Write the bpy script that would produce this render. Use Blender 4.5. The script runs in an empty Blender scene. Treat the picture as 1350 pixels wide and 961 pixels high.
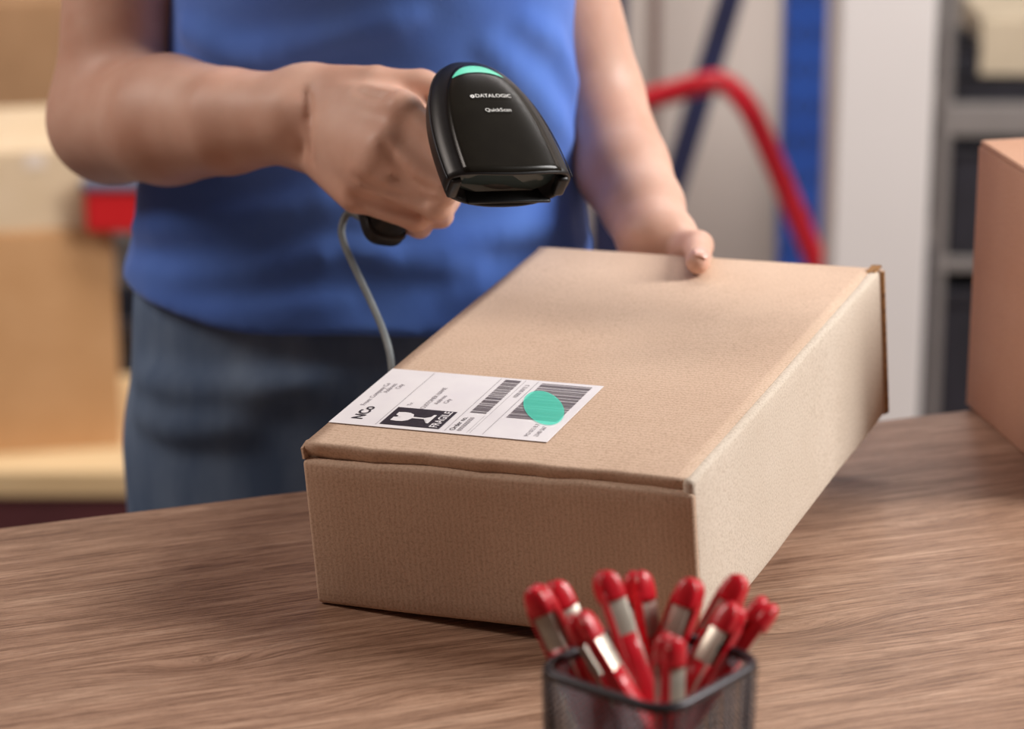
import bpy, bmesh, math, random
import numpy as np
from mathutils import Vector, Matrix
random.seed(7); rng = np.random.default_rng(7)
S = bpy.context.scene
COL = S.collection

# ------------------------------------------------------------------ camera
F = 3931.2; PITCH = math.radians(18.0)
CAM = np.array([0.0, 0.0, 1.5327])
RIGHT = np.array([1.0, 0, 0]); FWD = np.array([0, math.cos(PITCH), -math.sin(PITCH)]); UP = np.array([0, math.sin(PITCH), math.cos(PITCH)])
cd = bpy.data.cameras.new('camera'); cam = bpy.data.objects.new('camera', cd); COL.objects.link(cam)
cam.location = CAM; cam.rotation_euler = (math.pi/2 - PITCH, 0, 0)
cd.sensor_width = 36.0; cd.lens = F/1350*36.0; cd.clip_start = 0.05; cd.clip_end = 60
cd.dof.use_dof = True; cd.dof.focus_distance = 1.73; cd.dof.aperture_fstop = 5.0
S.camera = cam
# ------------------------------------------------------------------ world and light
w = bpy.data.worlds.new('world'); S.world = w; w.use_nodes = True
w.node_tree.nodes['Background'].inputs[0].default_value = (1.0, 0.66, 0.54, 1)
w.node_tree.nodes['Background'].inputs[1].default_value = 0.10
ld = bpy.data.lights.new('window_light', 'AREA'); ld.shape = 'RECTANGLE'; ld.size = 1.1; ld.size_y = 1.5
ld.energy = 138; ld.color = (1.0, 0.97, 0.94)
lo_ = bpy.data.objects.new('window_light', ld); COL.objects.link(lo_)
lo_.location = (2.65, 1.82, 2.85)
lo_.rotation_euler = (Vector((0.05, 1.85, 0.95)) - Vector(lo_.location)).to_track_quat('-Z', 'Y').to_euler()
for nm, loc_c, en, sz in (('fill_light', (-1.7, 1.85, 2.45), 23, (0.6, 1.0)), ('fill_light', (0.4, 3.05, 2.5), 58, (1.4, 0.4))):  # unseen fill lamps added: one for the left side, one for the back wall
    cl_ = bpy.data.lights.new(nm, 'AREA'); cl_.shape = 'RECTANGLE'; cl_.size, cl_.size_y = sz; cl_.energy = en; cl_.color = (1.0, 0.88, 0.80) if loc_c[0] < 0 else (1.0, 0.95, 0.92)
    co_ = bpy.data.objects.new(nm, cl_); COL.objects.link(co_); co_.location = loc_c
    tgt_ = (-0.2, 1.9, 1.0) if loc_c[0] < 0 else (0.4, 4.35, 0.9)
    co_.rotation_euler = (Vector(tgt_)-Vector(loc_c)).to_track_quat('-Z', 'Y').to_euler()
S.view_settings.view_transform = 'Standard'; S.view_settings.look = 'None'
S.view_settings.gamma = 1.0; S.view_settings.use_curve_mapping = False
S.view_settings.exposure = 0.0

# ------------------------------------------------------------------ helpers
def ray(px, py): return FWD + RIGHT*(px-675)/F - UP*(py-480.5)/F
def at(px, py, depth): return CAM + ray(px, py)*depth
def at_y(px, py, Y): r = ray(px, py); return CAM + r*(Y/r[1])
def at_z(px, py, z): r = ray(px, py); return CAM + r*((z-CAM[2])/r[2])
def srgb(r, g, b):
    f = lambda c: (c/255/12.92 if c/255 <= 0.04045 else ((c/255+0.055)/1.055)**2.4)
    return (f(r), f(g), f(b), 1)
def tag(o, label=None, cat=None, group=None, kind=None):
    if label: o['label'] = label
    if cat: o['category'] = cat
    if group: o['group'] = group
    if kind: o['kind'] = kind
    return o
def empty(name, loc=(0, 0, 0), rot=None):
    o = bpy.data.objects.new(name, None); COL.objects.link(o); o.empty_display_size = 0.05
    o.location = loc
    if rot is not None: o.rotation_euler = rot
    return o
def link(name, me, mat=None, parent=None, loc=None, rot=None):
    o = bpy.data.objects.new(name, me); COL.objects.link(o)
    if mat and not me.materials: me.materials.append(mat)
    if parent: o.parent = parent
    if loc is not None: o.location = loc
    if rot is not None: o.rotation_euler = rot
    return o
def me_from(verts, faces, smooth=False, name='mesh'):
    me = bpy.data.meshes.new(name); me.from_pydata([tuple(map(float, v)) for v in verts], [], [tuple(map(int, f)) for f in faces])
    if smooth: me.shade_smooth()
    me.update(); return me
def bm_me(bm, smooth=False):
    me = bpy.data.meshes.new('mesh'); bm.to_mesh(me); bm.free()
    if smooth: me.shade_smooth()
    return me
def box_bm(bm, lo, hi, bev=0.0, seg=2, mtx=None):
    lo = Vector(lo); hi = Vector(hi); t = bmesh.new(); bmesh.ops.create_cube(t, size=1)
    for v in t.verts: v.co = Vector([(lo[i]+hi[i])/2 + v.co[i]*(hi[i]-lo[i]) for i in range(3)])
    if bev > 0: bmesh.ops.bevel(t, geom=t.edges[:], offset=bev, segments=seg, profile=0.5, affect='EDGES')
    if mtx: bmesh.ops.transform(t, matrix=mtx, verts=t.verts)
    m = bpy.data.meshes.new('t'); t.to_mesh(m); t.free(); bm.from_mesh(m); bpy.data.meshes.remove(m)
def box(name, lo, hi, mat, parent=None, bev=0.0, seg=2, smooth=False):
    bm = bmesh.new(); box_bm(bm, lo, hi, bev, seg); return link(name, bm_me(bm, smooth), mat, parent)
def tube_data(path, r, n=10, closed=False, cap=True):
    P = np.array(path, float); N = len(P); rr = np.full(N, r) if np.isscalar(r) else np.array(r, float)
    V = []; Fc = []
    T = np.gradient(P, axis=0) if not closed else np.roll(P, -1, 0)-np.roll(P, 1, 0)
    T /= np.linalg.norm(T, axis=1)[:, None]+1e-12
    u = np.cross(T[0], [0, 0, 1.0]);
    if np.linalg.norm(u) < 1e-3: u = np.cross(T[0], [0, 1.0, 0])
    u /= np.linalg.norm(u)
    for i in range(N):
        u = u - T[i]*(u@T[i]); u /= np.linalg.norm(u); v = np.cross(T[i], u)
        for k in range(n):
            a = 2*math.pi*k/n; V.append(P[i]+rr[i]*(math.cos(a)*u+math.sin(a)*v))
    for i in range(N if closed else N-1):
        j = (i+1) % N
        for k in range(n):
            l = (k+1) % n; Fc.append((i*n+k, i*n+l, j*n+l, j*n+k))
    if cap and not closed:
        Fc.append(tuple(range(n-1, -1, -1))); Fc.append(tuple((N-1)*n+k for k in range(n)))
    return V, Fc
def tube(name, path, r, mat, parent=None, n=10, closed=False):
    V, Fc = tube_data(path, r, n, closed); return link(name, me_from(V, Fc, True), mat, parent)
def spline(pts, n=12):
    P = [np.array(p, float) for p in pts]; P = [2*P[0]-P[1]]+P+[2*P[-1]-P[-2]]; out = []
    for i in range(1, len(P)-2):
        for k in range(n):
            t = k/n; a, b, c, d = P[i-1:i+3]
            out.append(.5*((2*b)+(-a+c)*t+(2*a-5*b+4*c-d)*t*t+(-a+3*b-3*c+d)*t**3))
    out.append(P[-2]); return out
def loft(rings, cap=True):
    n = len(rings[0]); V = [p for r in rings for p in r]; Fc = []
    for i in range(len(rings)-1):
        for k in range(n):
            l = (k+1) % n; Fc.append((i*n+k, i*n+l, (i+1)*n+l, (i+1)*n+k))
    if cap: Fc.append(tuple(range(n-1, -1, -1))); Fc.append(tuple((len(rings)-1)*n+k for k in range(n)))
    return V, Fc
_txt = {}
def text_mesh(s, size, bold=0.0, ax='CENTER'):
    c = bpy.data.curves.new('t', 'FONT'); c.body = s; c.size = size; c.align_x = ax; c.align_y = 'CENTER'; c.offset = bold; c.resolution_u = 3
    o = bpy.data.objects.new('t', c); COL.objects.link(o); dg = bpy.context.evaluated_depsgraph_get()
    me = bpy.data.meshes.new_from_object(o.evaluated_get(dg)); bpy.data.objects.remove(o); bpy.data.curves.remove(c)
    me.materials.clear(); return me

# ------------------------------------------------------------------ materials
def mat(name, col, rough=0.5, metal=0.0, spec=0.5, **kw):
    m = bpy.data.materials.new(name); m.use_nodes = True; b = m.node_tree.nodes['Principled BSDF']
    b.inputs['Base Color'].default_value = col; b.inputs['Roughness'].default_value = rough
    b.inputs['Metallic'].default_value = metal; b.inputs['Specular IOR Level'].default_value = spec
    for k, v in kw.items(): b.inputs[k.replace('_', ' ')].default_value = v
    return m
def noisy(m, c1, c2, scale=(8, 8, 8), detail=4, bump=0.0, bscale=None, dist=0.0, lohi=(0.3, 0.7), coord='Object', rough=0.6, bdist=0.002):
    nt = m.node_tree; N = nt.nodes; L = nt.links; b = N['Principled BSDF']
    tc = N.new('ShaderNodeTexCoord'); mp = N.new('ShaderNodeMapping'); mp.inputs['Scale'].default_value = scale
    nz = N.new('ShaderNodeTexNoise'); nz.inputs['Scale'].default_value = 1; nz.inputs['Detail'].default_value = detail; nz.inputs['Distortion'].default_value = dist
    cr = N.new('ShaderNodeValToRGB'); cr.color_ramp.elements[0].position = lohi[0]; cr.color_ramp.elements[1].position = lohi[1]
    cr.color_ramp.elements[0].color = c1; cr.color_ramp.elements[1].color = c2
    L.new(tc.outputs[coord], mp.inputs[0]); L.new(mp.outputs[0], nz.inputs['Vector']); L.new(nz.outputs['Fac'], cr.inputs[0]); L.new(cr.outputs[0], b.inputs['Base Color'])
    if bump:
        n2 = N.new('ShaderNodeTexNoise'); n2.inputs['Scale'].default_value = 1; n2.inputs['Detail'].default_value = 3
        m2 = N.new('ShaderNodeMapping'); m2.inputs['Scale'].default_value = bscale or scale
        L.new(tc.outputs[coord], m2.inputs[0]); L.new(m2.outputs[0], n2.inputs['Vector'])
        bp = N.new('ShaderNodeBump'); bp.inputs['Strength'].default_value = bump; bp.inputs['Distance'].default_value = bdist
        L.new(n2.outputs['Fac'], bp.inputs['Height']); L.new(bp.outputs[0], b.inputs['Normal'])
    return m
def cardboard(name, c1, c2, rib_axis=None, rib=0.0034):
    m = mat(name, c1, 0.85, 0, 0.2); nt = m.node_tree; N = nt.nodes; L = nt.links; b = N['Principled BSDF']
    tc = N.new('ShaderNodeTexCoord')
    nz = N.new('ShaderNodeTexNoise'); nz.inputs['Scale'].default_value = 14; nz.inputs['Detail'].default_value = 5
    sp = N.new('ShaderNodeTexNoise'); sp.inputs['Scale'].default_value = 700; sp.inputs['Detail'].default_value = 2
    L.new(tc.outputs['Object'], nz.inputs['Vector']); L.new(tc.outputs['Object'], sp.inputs['Vector'])
    cr = N.new('ShaderNodeValToRGB'); cr.color_ramp.elements[0].color = c1; cr.color_ramp.elements[1].color = c2
    cr.color_ramp.elements[0].position = .3; cr.color_ramp.elements[1].position = .7; L.new(nz.outputs['Fac'], cr.inputs[0])
    mx = N.new('ShaderNodeMix'); mx.data_type = 'RGBA'; mx.blend_type = 'MULTIPLY'; mx.inputs['Factor'].default_value = 1
    c2r = N.new('ShaderNodeValToRGB'); c2r.color_ramp.elements[0].color = (.84, .81, .78, 1); c2r.color_ramp.elements[1].color = (1.06, 1.06, 1.06, 1)
    c2r.color_ramp.elements[0].position = .28; c2r.color_ramp.elements[1].position = .55
    L.new(sp.outputs['Fac'], c2r.inputs[0]); L.new(cr.outputs[0], mx.inputs['A']); L.new(c2r.outputs[0], mx.inputs['B'])
    out = mx.outputs['Result']
    bp = N.new('ShaderNodeBump'); bp.inputs['Strength'].default_value = 0.25; bp.inputs['Distance'].default_value = 0.0006
    h = sp.outputs['Fac']
    if rib_axis is not None:
        wv = N.new('ShaderNodeTexWave'); wv.wave_type = 'BANDS'; wv.bands_direction = 'XYZ'[rib_axis]
        wv.inputs['Scale'].default_value = 0.314/rib; wv.inputs['Distortion'].default_value = 0.7; wv.inputs['Detail'].default_value = 2; wv.inputs['Detail Scale'].default_value = 2
        L.new(tc.outputs['Object'], wv.inputs['Vector'])
        m3 = N.new('ShaderNodeMix'); m3.data_type = 'RGBA'; m3.blend_type = 'MULTIPLY'; m3.inputs['Factor'].default_value = 1
        c3 = N.new('ShaderNodeValToRGB'); c3.color_ramp.elements[0].color = (.96, .955, .95, 1); c3.color_ramp.elements[1].color = (1, 1, 1, 1)
        L.new(wv.outputs['Fac'], c3.inputs[0]); L.new(out, m3.inputs['A']); L.new(c3.outputs[0], m3.inputs['B']); out = m3.outputs['Result']
        ad = N.new('ShaderNodeMath'); ad.operation = 'MULTIPLY_ADD'; ad.inputs[1].default_value = 0.28; L.new(wv.outputs['Fac'], ad.inputs[0]); L.new(sp.outputs['Fac'], ad.inputs[2]); h = ad.outputs[0]
    L.new(out, b.inputs['Base Color']); L.new(h, bp.inputs['Height']); L.new(bp.outputs[0], b.inputs['Normal'])
    return m
KR1, KR2 = srgb(200, 173, 151), srgb(210, 184, 162)
M_CARD_TOP = cardboard('kraft_board_ribs_across', KR1, KR2, 1)
M_CARD_FRONT = cardboard('kraft_board_ribs_upright', KR1, KR2, 0)
M_CARD_SIDE = cardboard('kraft_board_plain', srgb(203, 190, 174), srgb(210, 198, 183))
M_EDGE = noisy(mat('raw_board_edge', srgb(150, 105, 60), 0.9), srgb(110, 72, 36), srgb(185, 140, 90), (300, 300, 300))
M_CARD_BG = cardboard('tan_carton_board', srgb(186, 142, 98), srgb(196, 153, 110))
M_CARD_PALE = cardboard('pale_carton_board', srgb(205, 182, 150), srgb(212, 190, 160))
M_CARD_DIM = cardboard('brown_carton_board', srgb(160, 125, 92), srgb(172, 136, 102))
M_CARD_R = cardboard('reddish_carton_board', srgb(192, 148, 122), srgb(200, 158, 133))
M_TAPE = mat('packing_tape', srgb(225, 210, 195), 0.25)
M_PAPER = noisy(mat('label_paper', srgb(232, 228, 230), 0.6), srgb(228, 224, 228), srgb(236, 233, 235), (40, 40, 40))
M_INK = noisy(mat('printed_ink', srgb(45, 38, 46), 0.6), srgb(38, 32, 40), srgb(56, 48, 58), (900, 900, 900))
M_INK2 = noisy(mat('faint_printed_ink', srgb(140, 132, 138), 0.6), srgb(125, 118, 124), srgb(155, 148, 152), (900, 900, 900))
M_BLACKP = noisy(mat('black_matt_plastic', srgb(24, 24, 25), 0.38), srgb(20, 20, 21), srgb(27, 27, 28), (200, 200, 200), bump=0.05, bscale=(1500, 1500, 1500))
M_GLOSS = noisy(mat('black_gloss_plastic', srgb(26, 24, 20), 0.24, 0, 0.25), srgb(25, 23, 19), srgb(30, 28, 23), (60, 60, 60))
M_MINT = noisy(mat('mint_indicator_plastic', srgb(100, 222, 186), 0.3), srgb(96, 216, 180), srgb(108, 228, 194), (100, 100, 100))
M_WINDOW = mat('scan_window_glass', srgb(70, 82, 82), 0.08)
M_WHITEINK = mat('white_print', srgb(235, 235, 232), 0.5)
M_CABLE = noisy(mat('grey_cable', srgb(112, 118, 120), 0.5), srgb(104, 110, 112), srgb(120, 126, 128), (80, 80, 80))
M_RED = noisy(mat('red_vinyl', srgb(205, 26, 42), 0.28), srgb(196, 22, 38), srgb(214, 32, 48), (90, 90, 90))
M_STEEL = noisy(mat('bright_steel', srgb(205, 200, 190), 0.32, 0.55), srgb(176, 168, 152), srgb(208, 202, 190), (120, 120, 30))
M_WIRE = mat('black_wire', srgb(52, 48, 54), 0.35, 0.3)
M_DENIM = noisy(mat('blue_grey_denim', srgb(88, 108, 128), 0.9, 0, 0.15), srgb(88, 108, 138), srgb(126, 146, 172), (26, 26, 10), 6, bump=0.5, bscale=(900, 900, 900), bdist=0.0008)
M_SHIRT = noisy(mat('blue_cotton_jersey', srgb(84, 122, 214), 0.85, 0, 0.2), srgb(80, 120, 210), srgb(94, 136, 222), (14, 14, 14), 4, bump=0.25, bscale=(500, 500, 500), bdist=0.0006)
M_SHIRT.node_tree.nodes['Principled BSDF'].inputs['Sheen Weight'].default_value = 0.25
M_SKIN = noisy(mat('skin', srgb(226, 178, 150), 0.48, 0, 0.4), srgb(210, 162, 140), srgb(226, 186, 166), (26, 26, 26), 6, bump=0.12, bscale=(600, 600, 600), bdist=0.0006)
_b = M_SKIN.node_tree.nodes['Principled BSDF']; _b.inputs['Subsurface Weight'].default_value = 0.12; _b.inputs['Subsurface Radius'].default_value = (1.0, 0.35, 0.2); _b.inputs['Subsurface Scale'].default_value = 0.004
M_NAIL = mat('fingernail', srgb(236, 188, 172), 0.22)
M_HAIR = noisy(mat('brown_hair', srgb(70, 48, 36), 0.5), srgb(50, 34, 26), srgb(92, 64, 46), (150, 150, 8))
M_SHOE = mat('grey_canvas', srgb(90, 90, 95), 0.8)
M_SOLE = mat('white_rubber', srgb(225, 222, 216), 0.6)
M_BLUE_SHADE = noisy(mat('blue_steel_in_shade', srgb(28, 32, 62), 0.5), srgb(24, 28, 54), srgb(32, 37, 70), (8, 8, 8))  # rack blue darkened: shade painted into the brace and far upright
M_BLUE = noisy(mat('blue_painted_steel', srgb(40, 84, 170), 0.45), srgb(28, 62, 132), srgb(36, 74, 150), (8, 8, 8))
M_HOLE = mat('dark_slot', srgb(18, 22, 40), 0.8)
M_REDT = noisy(mat('red_painted_tube', srgb(200, 28, 44), 0.35), srgb(190, 24, 40), srgb(208, 34, 50), (8, 8, 8))
M_REDB = noisy(mat('red_painted_beam', srgb(205, 24, 30), 0.5), srgb(196, 20, 26), srgb(212, 30, 36), (5, 5, 5))
M_MAROON = noisy(mat('maroon_painted_beam', srgb(84, 38, 42), 0.6), srgb(74, 32, 36), srgb(92, 44, 48), (8, 8, 8))
M_PLANK = noisy(mat('pale_pine_board', srgb(205, 176, 132), 0.7), srgb(190, 160, 116), srgb(214, 188, 146), (3, 30, 30))
M_GREYST = noisy(mat('grey_painted_steel', srgb(140, 134, 130), 0.55), srgb(112, 107, 104), srgb(126, 120, 117), (6, 6, 6))  # grey darkened to paint in the weak light on the shelving
M_DARK = noisy(mat('charcoal_plastic', srgb(34, 33, 40), 0.5), srgb(28, 28, 34), srgb(40, 39, 47), (20, 20, 20))
M_RUBBER = mat('black_rubber', srgb(26, 26, 26), 0.8)
M_WALL = noisy(mat('beige_wall_paint', srgb(196, 184, 176), 0.9, 0, 0.2), srgb(190, 178, 170), srgb(201, 190, 182), (1.5, 1.5, 1.5), 3, bump=0.1, bscale=(60, 60, 60))
M_SEAM = mat('brown_seam_strip', srgb(128, 104, 96), 0.8)
M_WHITE = noisy(mat('white_paint', srgb(228, 220, 216), 0.75), srgb(206, 200, 197), srgb(213, 207, 204), (2, 2, 2))
M_FLOOR = noisy(mat('grey_concrete', srgb(120, 108, 104), 0.8), srgb(104, 94, 90), srgb(132, 120, 116), (3, 3, 3), 6, bump=0.1, bscale=(30, 30, 30))

p0 = np.array([-0.320, 1.741]); p1 = np.array([0.326, 1.972]); tdir = (p1-p0)/np.linalg.norm(p1-p0)
def table_local(px, py):
    q = at_z(px, py, 0.86)[:2]-(p0+tdir*0.33); return float(q@tdir), float(-q[0]*tdir[1]+q[1]*tdir[0])
KNOTS = [(*table_local(268, 880), 0.045, 0.012, 0.013), (*table_local(1240, 690), 0.050, 0.012, 0.012), (*table_local(1052, 832), 0.055, 0.014, 0.014), (*table_local(560, 905), 0.05, 0.012, -0.010)]
def wood():
    m = mat('walnut_laminate', srgb(160, 125, 100), 0.42, 0, 0.35); nt = m.node_tree; N = nt.nodes; L = nt.links; b = N['Principled BSDF']
    tc = N.new('ShaderNodeTexCoord')
    # low-frequency warp so that the grain lines meander
    wp = N.new('ShaderNodeTexNoise'); wp.inputs['Scale'].default_value = 1; wp.inputs['Detail'].default_value = 2
    wm = N.new('ShaderNodeMapping'); wm.inputs['Scale'].default_value = (2.4, 8, 1); L.new(tc.outputs['Object'], wm.inputs[0]); L.new(wm.outputs[0], wp.inputs['Vector'])
    sx = N.new('ShaderNodeSeparateXYZ'); L.new(tc.outputs['Object'], sx.inputs[0])
    ma = N.new('ShaderNodeMath'); ma.operation = 'MULTIPLY_ADD'; ma.inputs[1].default_value = 0.032; L.new(wp.outputs['Fac'], ma.inputs[0]); L.new(sx.outputs['Y'], ma.inputs[2])
    cx = N.new('ShaderNodeCombineXYZ'); L.new(sx.outputs['X'], cx.inputs['X']); L.new(ma.outputs[0], cx.inputs['Y'])
    ysock = ma.outputs[0]; dark = None
    def mth(op, a, b_=None):
        n_ = N.new('ShaderNodeMath'); n_.operation = op
        for k_, v_ in enumerate((a, b_)):
            if v_ is None: continue
            if isinstance(v_, (int, float)): n_.inputs[k_].default_value = v_
            else: L.new(v_, n_.inputs[k_])
        return n_.outputs[0]
    for kx, ky, ax_, ay_, am in KNOTS:
        dx_ = mth('DIVIDE', mth('SUBTRACT', sx.outputs['X'], kx), ax_); dy_ = mth('DIVIDE', mth('SUBTRACT', ma.outputs[0], ky+0.016), ay_)
        e_ = mth('POWER', 2.718, mth('MULTIPLY', mth('ADD', mth('MULTIPLY', dx_, dx_), mth('MULTIPLY', dy_, dy_)), -1.0))
        ysock = mth('ADD', ysock, mth('MULTIPLY', e_, am)); dark = e_ if dark is None else mth('ADD', dark, e_)
    L.new(ysock, cx.inputs['Y'])
    def grain(sc, det, rough):
        mp = N.new('ShaderNodeMapping'); mp.inputs['Scale'].default_value = sc; L.new(cx.outputs[0], mp.inputs[0])
        n = N.new('ShaderNodeTexNoise'); n.inputs['Scale'].default_value = 1; n.inputs['Detail'].default_value = det; n.inputs['Roughness'].default_value = rough; L.new(mp.outputs[0], n.inputs['Vector']); return n.outputs['Fac']
    g1 = grain((4.0, 80, 1), 8, 0.78); g2 = grain((20, 520, 1), 6, 0.85); g3 = grain((1.2, 10, 1), 2, 0.5)
    def ramp(f, p0, c0, p1, c1, mid=None):
        r = N.new('ShaderNodeValToRGB'); e = r.color_ramp.elements; e[0].position = p0; e[0].color = c0; e[1].position = p1; e[1].color = c1
        if mid: q = e.new(mid[0]); q.color = mid[1]
        L.new(f, r.inputs[0]); return r.outputs[0]
    c1 = ramp(g1, 0.30, srgb(122, 92, 74), 0.68, srgb(200, 168, 144), (0.5, srgb(172, 138, 115)))
    c2 = ramp(g2, 0.42, (0.52, 0.47, 0.44, 1), 0.54, (1.05, 1.05, 1.05, 1))
    c3 = ramp(g3, 0.3, (0.86, 0.84, 0.83, 1), 0.7, (1.08, 1.08, 1.08, 1))
    def mul(a, bb):
        x = N.new('ShaderNodeMix'); x.data_type = 'RGBA'; x.blend_type = 'MULTIPLY'; x.inputs['Factor'].default_value = 1; L.new(a, x.inputs['A']); L.new(bb, x.inputs['B']); return x.outputs['Result']
    c4 = ramp(dark, 0.25, (1, 1, 1, 1), 1.0, (0.74, 0.70, 0.68, 1))
    L.new(mul(mul(mul(c1, c2), c3), c4), b.inputs['Base Color'])
    bp = N.new('ShaderNodeBump'); bp.inputs['Strength'].default_value = 0.25; bp.inputs['Distance'].default_value = 0.0006; L.new(g2, bp.inputs['Height']); L.new(bp.outputs[0], b.inputs['Normal'])
    return m
M_WOOD = wood()

# ------------------------------------------------------------------ the setting
ZT = 0.86
tag(box('floor', (-3.2, -0.6, -0.05), (3.2, 4.6, 0), M_FLOOR), kind='structure')
WB = 4.35
wall = tag(box('wall_back', (-3.2, WB, 0), (3.2, WB+0.1, 2.7), M_WALL), kind='structure')
for px in (863,):
    a = at_y(px, 100, WB-0.004)
    s_ = box('wall_seam', (a[0]-0.007, WB-0.006, 0), (a[0]+0.007, WB, 2.7), M_SEAM, wall)
a0 = at_y(1103, 170, 3.45); a1 = at_y(1229, 170, 3.45)
tag(box('wall_partition', (a0[0], 3.45, 0), (a1[0], 3.56, 2.7), M_WHITE, None, 0.004), kind='structure')

# ------------------------------------------------------------------ work table
p0 = np.array([-0.320, 1.741]); p1 = np.array([0.326, 1.972]); ang = math.atan2(*(p1-p0)[::-1])
tdir = (p1-p0)/np.linalg.norm(p1-p0)
tb = empty('work_table', (p0[0]+tdir[0]*0.33, p0[1]+tdir[1]*0.33, 0), (0, 0, ang))
tag(tb, 'wood-grain work table with brown laminate top in front of the person', 'table')
box('tabletop', (-1.25, -0.86, ZT-0.028), (1.25, 0, ZT), M_WOOD, tb, 0.002)
for sx_ in (-1.19, 1.13):
    for sy_ in (-0.82, -0.09):
        box('leg', (sx_, sy_, 0), (sx_+0.05, sy_+0.05, ZT-0.028), M_GREYST, tb, 0.003)
for sy_ in (-0.81, -0.08): box('apron_rail', (-1.14, sy_, ZT-0.078), (1.13, sy_+0.03, ZT-0.028), M_GREYST, tb, 0.002)

# ------------------------------------------------------------------ the parcel
BU = np.array([0.91813, -0.39322, 0.04919]); BV = np.array([0.38948, 0.91829, 0.07101]); BW = np.array([-0.07309, -0.04604, 0.99626])
BO = np.array([-0.11439, 1.61683, ZT+0.0002])
W_, D_, H_ = 0.2398, 0.3592, 0.100
def bx(u, v, w): return BO + BU*u + BV*v + BW*w
BM = Matrix(((BU[0], BV[0], BW[0], BO[0]), (BU[1], BV[1], BW[1], BO[1]), (BU[2], BV[2], BW[2], BO[2]), (0, 0, 0, 1)))
parcel = empty('cardboard_parcel'); parcel.matrix_world = BM
tag(parcel, 'large kraft cardboard mailer box with a white shipping label, tilted up on the table', 'box')
def warp_panel(name, lo, hi, mat_, bev, parent, div=(12, 12, 1), amp=0.0006, seed=0, edge=None):
    bm = bmesh.new(); box_bm(bm, lo, hi, bev, 3)
    bmesh.ops.subdivide_edges(bm, edges=[e for e in bm.edges if e.calc_length() > 0.05], cuts=10, use_grid_fill=True)
    o = random.Random(seed); ph = [o.uniform(0, 6) for _ in range(6)]
    for v in bm.verts:
        x, y, z = v.co
        d = amp*(math.sin(x*38+ph[0])*math.sin(y*31+ph[1])+0.6*math.sin(y*70+z*40+ph[2])*math.sin(x*66+ph[3]))
        k = min(range(3), key=lambda i: hi[i]-lo[i]); v.co[k] += d
    return link(name, bm_me(bm, True), mat_, parent)
T = 0.0035
warp_panel('bottom_panel', (T, T, 0), (W_-T, D_-T, T), M_CARD_TOP, 0.0006, parcel)
warp_panel('front_panel', (0.0, 0.0, 0.0), (W_-0.0005, 0.0080, H_-0.0055), M_CARD_FRONT, 0.0030, parcel, seed=2, amp=0.0005)
for v_ in parcel.children[-1].data.vertices:
    if v_.co.z > 0.05: v_.co.z -= (0.0034*(1-v_.co.x/W_)+0.0006*math.sin(v_.co.x*60)+0.0004*math.sin(v_.co.x*140))*(v_.co.z-0.05)/0.045
warp_panel('side_panel', (0.001, 0.006, 0), (0.008, D_-0.001, H_-0.001), M_CARD_SIDE, 0.003, parcel, seed=3)
warp_panel('side_panel', (W_-0.0075, 0.0015, 0), (W_, D_-0.004, H_+0.0007), M_CARD_SIDE, 0.0030, parcel, seed=4, amp=0.0004)
warp_panel('back_panel', (0, D_-0.0038, 0), (W_+0.001, D_, H_), M_CARD_FRONT, 0.0008, parcel, seed=5)
box('panel_edge', (W_+0.0006, D_-0.0036, 0.001), (W_+0.0022, D_-0.0002, H_-0.001), M_EDGE, parcel, 0.0003)
# lid: a top sheet whose front rolls over and tucks in behind the front panel
rings = []
NU = 28
for i in range(NU+1):
    u = 0.0015 + (W_-0.0065)*i/NU
    sag = 0.0007*math.sin(i*0.9)+0.0004*math.sin(i*2.3)
    crn = 0.002*math.exp(-i/1.2)
    prof = [(D_+0.0002, H_-0.003), (D_+0.0002, H_), (D_*0.7, H_+0.0008+0.0006*math.sin(i*.5)), (D_*0.4, H_+0.0012), (0.05, H_+0.001)]
    R_ = 0.0026
    for k in range(7):
        a = math.pi/2*k/6; prof.append((0.0040+R_-R_*math.sin(a)+sag-crn*0.5, H_+0.0008-R_+R_*math.cos(a)))
    prof += [(0.0044+sag, H_-0.006), (0.0095+sag, H_-0.014), (0.0095, H_-0.03), (0.0125, H_-0.03), (0.0125, H_-0.010), (0.0125, H_-0.0035), (0.05, H_-0.0028), (D_*0.5, H_-0.0026)]
    rings.append([(u, v, w_) for v, w_ in prof])
V, Fc = loft(rings); lid = link('lid', me_from(V, Fc, True), M_CARD_TOP, parcel)
# crumpled ear of the lid at the front left corner
def ear(name, pts, th, mat_):
    n = len(pts); V = [Vector(p) for p in pts]; nrm = (V[1]-V[0]).cross(V[2]-V[0]).normalized()*th
    me = me_from([*V, *[v+nrm for v in V]], [tuple(range(n-1, -1, -1)), tuple(range(n, 2*n))]+[(i, (i+1) % n, n+(i+1) % n, n+i) for i in range(n)])
    return link(name, me, mat_, parcel)
ear('corner_ear', [(0.0012, 0.0018, H_-0.009), (0.0004, 0.0022, H_-0.0025), (0.0018, 0.007, H_+0.0006), (0.0030, 0.018, H_-0.001), (0.0030, 0.012, H_-0.012)], 0.0018, M_CARD_FRONT)
ear('corner_ear', [(W_-0.0075, D_-0.012, H_-0.002), (W_-0.0015, D_-0.010, H_+0.0003), (W_+0.0008, D_-0.0015, H_+0.0018), (W_-0.006, D_-0.0005, H_+0.0012)], 0.0015, M_EDGE)

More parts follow.
